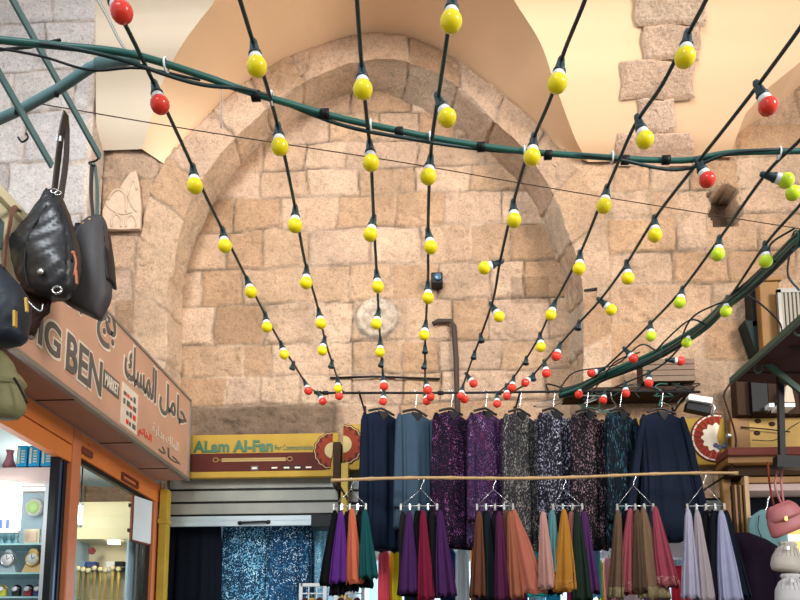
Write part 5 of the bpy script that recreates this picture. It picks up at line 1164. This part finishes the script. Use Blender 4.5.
mb = MB(); mb.bar(P(775, 462, 6.1), P(815, 464, 6.1), .09, .09); mb.build('post_foot', 'dark', aw)
# dark stall structure behind
mb = MB(); a, b_ = P(738, 415, Yw2), P(800, 378, Yw2); mb.bb(a.x, 3.7, Yw2, 7.34, a.z, b_.z-.0)
st_ = thing('stall_hoarding', 'dark wooden hoarding under the sloping awning', 'hoarding', (3.0, 7.2, a.z)); mb = MB()
for i in range(7): x = a.x+.14*i; mb.bb(x, x+.13, Yw2, 7.3, a.z, b_.z)
mb.build('plank', 'wood_dark', st_, bevel=.004)
mb = MB(); mb.bb(P(752, 412, 7.1).x, P(768, 412, 7.1).x, 7.08, Yw2, P(752, 412, 7.1).z, P(752, 380, 7.1).z); mb.build('dark_shutter', 'dark', st_)
for x0_, x1_, y_, lb in ((773, 778, 402, 'short white block beside the dark awning post'), (783, 799, 402, 'white bar right of the dark awning post')):
    a, b_ = P(x0_, y_+2, 6.9), P(x1_, y_-2, 6.9); mb = MB(); mb.bb(a.x, b_.x, 6.98, 7.16, a.z, b_.z); tag(mb.build('tube_lamp', 'white', origin=tuple(a)), lb, 'lamp')
a, b_ = P(783, 405, 7.0), P(793, 382, 7.0)
mb = MB(); mb.prism([P(784, 402, 7.0), P(795, 402, 7.0), P(791, 384, 7.0), P(786, 386, 7.0)], (0, .1, 0)); tag(mb.build('stone_fragment', 'plaster_grey', origin=tuple(a)), 'pale stone fragment behind the dark awning post', 'stone')
# pale tilted fluorescent fitting
a, b_ = P(687, 398, 6.9), P(711, 402, 6.9); t_ = thing('strip_fitting', 'tilted white and blue strip light fitting above the right end of the yellow sign', 'lamp', tuple(a))
mb = MB(); mb.bar(a, b_, .08, .05); mb.build('cover', 'white', t_); mb = MB(); mb.bar(a+Vector((-.0, .05, -.06)), b_+Vector((0, .05, -.07)), .1, .07); mb.build('housing', 'dark', t_)
mb = MB(); mb.tube([b_, b_+Vector((.03, 0, -.05)), b_+Vector((0, 0, -.13))], .012, 6); mb.build('bracket', 'steel', t_)
# hanging dark slab and pillar, grille
mb = MB(); mb.prism([P(745, 320, 7.2), P(788, 325, 7.2), P(772, 345, 7.2), P(756, 352, 7.2)], (0, .18, 0)); tag(mb.build('metal_hood', mat('dark_green_metal', (24, 38, 36), .6, spec=.2), origin=tuple(P(760, 340, 6.9))), 'dark green triangular metal hood below the cables at the right', 'hood')
mb = MB(); a, b_ = P(762, 326, 7.1), P(779, 281, 7.1); mb.bb(a.x, b_.x, 7.1, 7.36, a.z-.3, b_.z); mb.bb(a.x-.02, b_.x+.02, 7.08, 7.36, b_.z-.0, b_.z+.04)
tag(mb.build('stone_bracket', 'wood', bevel=.01, origin=tuple(a)), 'brown stub pillar on the wall beside the grey louvre', 'pillar')
mb = MB(); a, b_ = P(753, 326, 7.2), P(761, 283, 7.2); mb.bb(a.x, b_.x, 7.2, 7.36, a.z, b_.z); tag(mb.build('dark_upright', 'dark', origin=tuple(a)), 'dark upright left of the brown stub pillar', 'post')
a, b_ = P(784, 352, 7.0), P(830, 288, 7.0); t_ = thing('louvre_box', 'grey louvred air unit on the wall at the right edge', 'air unit', (a.x, 7.1, a.z))
mb = MB(); mb.bb(a.x, b_.x, 7.04, 7.34, a.z, b_.z); mb.build('casing', 'dark', t_, bevel=.006)
mb = MB()
for i in range(14): x = a.x+.02+i*.035; mb.box((x, 7.02, (a.z+b_.z)/2), (.022, .03, b_.z-a.z-.04))
mb.build('louvres', mat('pale_grey_louvre', (150, 140, 124), .6), t_)
mb = MB(); mb.bb(a.x-.02, b_.x, 7.0, 7.04, b_.z-.03, b_.z+.01); mb.bb(a.x-.02, a.x+.01, 7.0, 7.04, a.z, b_.z); mb.build('frame', 'alu', t_)
# wiring on the wall
wire([(731, 470), (736, 440), (728, 410), (724, 395), (731, 382)], 7.1, .009, 'wood_dark', 'brown cable rising beside the awning corner')
wire([(741, 427), (765, 429), (790, 432)], 7.2, .006, 'dark', 'dark cable sagging across the yellow board')
wire([(752, 440), (775, 440), (790, 428), (800, 422)], 7.18, .004, 'dark', 'thin wire curving over the yellow board')
wire([(742, 292), (762, 305), (779, 322), (782, 332)], (4.9, 5.65), .006, 'dark', 'dark cable looping down to the awning edge')
# yellow board, beams
a, b_ = P(733, 452, 7.2), P(815, 416, 7.2)
t_ = thing('sign_board', 'worn yellow plywood board below the awning', 'board', ((a.x+b_.x)/2, 7.25, a.z))
mb = MB(); mb.bb(P(751, 430, 7.2).x, b_.x, 7.24, 7.3, a.z, b_.z); mb.build('yellow_panel', mat('worn_yellow_board', (188, 148, 74), .65, var=.3, scale=7), t_)
mb = MB(); mb.bb(a.x, P(750.5, 430, 7.2).x, 7.22, 7.3, a.z, b_.z); mb.build('brown_panel', 'wood', t_)
mb = MB()
for x, y in ((758, 421), (772, 424), (757, 433)): mb = MB(); mb.ball(P(x, y, 7.235), .03, .006, .022, 10); mb.build('stain_spot', 'wood_dark', t_)
mb = MB(); mb.ball(P(729, 436, 7.2), .03, .03, .03); mb.bar(P(729, 436, 7.2), P(729, 436, 7.35), .02, .02); tag(mb.build('spot_lamp', 'steel', origin=tuple(P(729, 436, 7.2))), 'small bright spot lamp on the brown board edge', 'lamp')
for y0_, y1_, yy, m, lb in ((455, 446, 7.0, 'redwood', 'red brown beam directly below the worn yellow board'), (463, 455, 7.05, 'wood', 'yellow brown beam under the red brown one'), (476, 463, 7.15, 'wood_dark', 'deep dark beam in the middle of the timber stack'), (483, 476, 7.1, 'wood', 'lower yellow brown beam above the shop window'), (491, 483, 7.12, mat('grey_pink_beam', (170, 148, 140), .6), 'pale grey pink beam above the shop window')):
    a, b_ = P(728 if y0_ < 480 else 745, y0_, yy), P(818, y1_, yy); mb = MB(); mb.bb(a.x, 3.75, yy, 7.4, a.z, b_.z); tag(mb.build('timber_beam', m, bevel=.006, origin=tuple(a)), lb, 'beam')
# slatted yellow gate
t_ = thing('slatted_gate', 'folded brown and yellow slatted wooden gate behind the last scarves', 'gate', tuple(P(735, 600, 7.05)))
for i, px in enumerate((731.5, 734, 736.5, 739, 741.5)):
    a = P(px, 485, 7.05); mb = MB(); mb.bb(a.x, a.x+.017, 7.04, 7.09, 0, a.z); mb.build('slat', 'wood' if i % 2 else 'wood_dark', t_)
a = P(743.5, 480, 7.02); mb = MB(); mb.bb(a.x, a.x+.035, 7.0, 7.08, 0, a.z+.03); mb.build('edge_post', 'bamboo', t_)
# window pane and cloths
a, b_ = P(747, 491, 7.3), P(830, 491, 7.3)
mb = MB(); mb.bb(a.x, 3.8, 7.9, 7.95, 0, a.z+.1); tag(mb.build('display_backing', 'interior_dark', origin=(a.x, 7.92, 0)), 'dark backing panel behind the right hand shop window', 'panel')
mint = mat('mint_cloth', (100, 134, 136), .85, spec=.1)
t_ = thing('mint_top', 'mint green top on a hanger at the right', 'top', tuple(P(765, 550, 6.9)))
mb = MB(); a = P(766, 510, 6.9); loft(mb, interp_rows([(0, .05, .02, 0, 0), (-.05, .13, .03, 0, .3), (-.12, .16, .035, 0, .5), (-.45, .165, .04, .01, .8)], 20), 60, 6, .2, 3, cen=tuple(a), seed=3); mb.build('cloth', mint, t_)
mb = MB(); mb.tube(smooth([P(748, 518, 6.9), P(757, 514, 6.9), P(766, 509, 6.9), P(768, 500, 6.9), P(770, 496, 6.9)], 4), .006, 6); mb.build('hanger_wire', 'steel', t_)
mb = MB(); mb.tube(smooth([P(759, 515, 6.85), P(758, 528, 6.85), P(762, 540, 6.85), P(760, 552, 6.85)], 4), .004, 6); mb.build('drawstring', 'dark', t_)
# dark coat
CLO['coat'] = mat('dark_aubergine_cloth', (24, 14, 28), .9, spec=.1, sheen=0)
t_ = thing('coat', 'dark aubergine coat hanging right of the lavender scarves', 'coat', tuple(P(755, 640, 6.75)))
a = P(742, 533, 6.75); mb = MB(); loft(mb, interp_rows([(0, .06, .03, 0, 0), (-.04, .14, .05, .03, .2), (-.1, .2, .06, .06, .4), (-.2, .25, .07, .12, .6), (-.34, .30, .08, .16, .8), (-1.0, .33, .09, .18, 1)], 26), 80, 7, .2, 4, cen=tuple(a), seed=6); mb.build('coat_body', CLO['coat'], t_)
a = P(769, 545, 6.72); mb = MB(); loft(mb, interp_rows([(0, .04, .03, 0, 0), (-.1, .07, .05, .03, .3), (-.6, .09, .06, .08, .8)], 16), 40, 5, .2, 5, cen=tuple(a), seed=8); mb.build('sleeve', CLO['coat'], t_)
# pink and white backpacks
def small_bag(px, py, w_, h_, col, label, seed, tilt=0, straps=((-5, -18), (4, -18)), nm='drawstring_bag', Y=6.2, flap=False):
    m = mat('soft_leather', col, .5, bump=.1, bscale=18); c_ = P(px, py, Y); sc_ = Y/800; t_ = thing(nm, label, 'bag', (c_.x, Y, c_.z-h_*sc_/2))
    rows = [(0, .5, .5), (.06, .62, .7), (.2, .78, .85), (.5, .94, 1), (.85, 1, 1), (.96, .95, .9), (1, .8, .6)] if flap else [(0, .5, .5), (.07, .62, .7), (.15, .45, .55), (.24, .7, .75), (.5, .93, 1), (.8, 1, 1.05), (.95, .92, .9), (1, .7, .5)]
    A = np.array(rows); vs = []; n = 32; k = 22; ct, st2 = math.cos(tilt), math.sin(tilt)
    for i in range(k):
        f = i/(k-1); wf = np.interp(f, A[:, 0], A[:, 1]); df = np.interp(f, A[:, 0], A[:, 2])
        for j in range(n):
            t = 2*math.pi*j/n; wr = 1+(.06*math.sin(9*t+seed) if f < .3 else .015*math.sin(5*t+seed+f*6))
            x = w_/2*sc_*wf*math.cos(t)*wr; y = .07*df*math.sin(t)*wr; z = h_*sc_*(.5-f)
            vs.append((c_.x+x*ct-z*st2, Y+y, c_.z+x*st2+z*ct))
    fs = [(i*n+j, i*n+(j+1) % n, (i+1)*n+(j+1) % n, (i+1)*n+j) for i in range(k-1) for j in range(n)]+[list(range(n))[::-1], [(k-1)*n+j for j in range(n)]]
    mb = MB(); mb.add(vs, fs, 0, True); mb.build('bag_body', m, t_)
    vs = []; k2 = 12      # overhanging flap
    for i in range(k2):
        f = .10+.42*i/(k2-1); wf = np.interp(f, A[:, 0], A[:, 1])*.97; df = np.interp(f, A[:, 0], A[:, 2])*1.16*(1.1-.1*(i == k2-1))
        for j in range(17):
            t = math.pi+math.pi*j/16; x = w_/2*sc_*wf*math.cos(t)*(1-.10*max(0, f-.4)/.12*1.0); y = .07*df*math.sin(t)-.004; z = h_*sc_*(.5-f)-(.012*math.sin(math.pi*j/16) if i == k2-1 else 0)
            vs.append((c_.x+x*ct-z*st2, Y+y, c_.z+x*st2+z*ct))
    if flap:
        fs = [(i*17+j, i*17+j+1, (i+1)*17+j+1, (i+1)*17+j) for i in range(k2-1) for j in range(16)]; mb = MB(); mb.add(vs, fs, 0, True); o = mb.build('flap', m, t_); so_ = o.modifiers.new('thick', 'SOLIDIFY'); so_.thickness = .006
    else:
        for q in np.linspace(-.55, .55, 7):
            mb = MB(); pts = []
            for f in (.16, .24, .36, .52):
                wf = np.interp(f, A[:, 0], A[:, 1]); df = np.interp(f, A[:, 0], A[:, 2]); t = -math.pi/2+q*1.6
                x = w_/2*sc_*wf*math.cos(t)*1.02; y = .07*df*math.sin(t)*1.03; z = h_*sc_*(.5-f); pts.append((c_.x+x*ct-z*st2, Y+y, c_.z+x*st2+z*ct))
            mb.tube(smooth(pts, 4), [.006-.004*i/12 for i in range(13)], 6); mb.build('gathered_fold', m, t_)
    for dx, dz in straps:
        mb = MB(); q = smooth([P(px+dx*.3, py-h_*.42, Y-.03), P(px+dx*.9, py-h_*.5+dz*.5, Y-.02), P(px+dx*.6, py-h_*.5+dz, Y)], 5)
        mb.tube(q, .009, 6); mb.build('strap', m, t_)
    mb = MB(); mb.box(P(px+1, py+(h_*.02 if flap else -h_*.3), Y-.088), (.022, .008, .03)); mb.build('buckle', 'gold' if flap else 'steel', t_)
small_bag(785, 518, 40, 31, (168, 96, 96), 'dusty pink leather backpack hanging highest at the right edge', 1, R(22), ((-11, -34), (-4, -38)), nm='backpack', flap=True)
small_bag(787, 557, 30, 30, (176, 166, 154), 'off white drawstring bag hanging below the pink backpack', 2, R(-8), ())
small_bag(791, 590, 32, 32, (188, 184, 182), 'white striped bag lowest at the right edge', 3, 0, ())
mb = MB(); mb.tube(smooth([P(768, 462, 6.4), P(769, 480, 6.35), P(772, 497, 6.3), P(774, 505, 6.25)], 4), .008, 6); tag(mb.build('red_cord', 'red_dish', origin=tuple(P(769, 480, 6.3))), 'dusky red cord by which the pink backpack hangs', 'cord')
t_ = thing('shop_poster', 'orange and white printed panel glowing behind the bags at the right edge', 'poster', tuple(P(790, 540, 7.1)))
a, b_ = P(783, 575, 7.2), P(818, 514, 7.2); mb = MB(); mb.bb(a.x, b_.x, 7.2, 7.22, a.z, b_.z); mb.build('panel', mat('orange_yellow_print', (236, 180, 90), .5, var=.3, scale=5), t_)
mb = MB(); mb.bb(a.x, b_.x, 7.19, 7.2, a.z+.3, a.z+.36); mb.build('white_stripe', 'white', t_)
point('right_stall_glow', (3.3, 6.9, 2.6), 6, (1, .97, .95), .1)
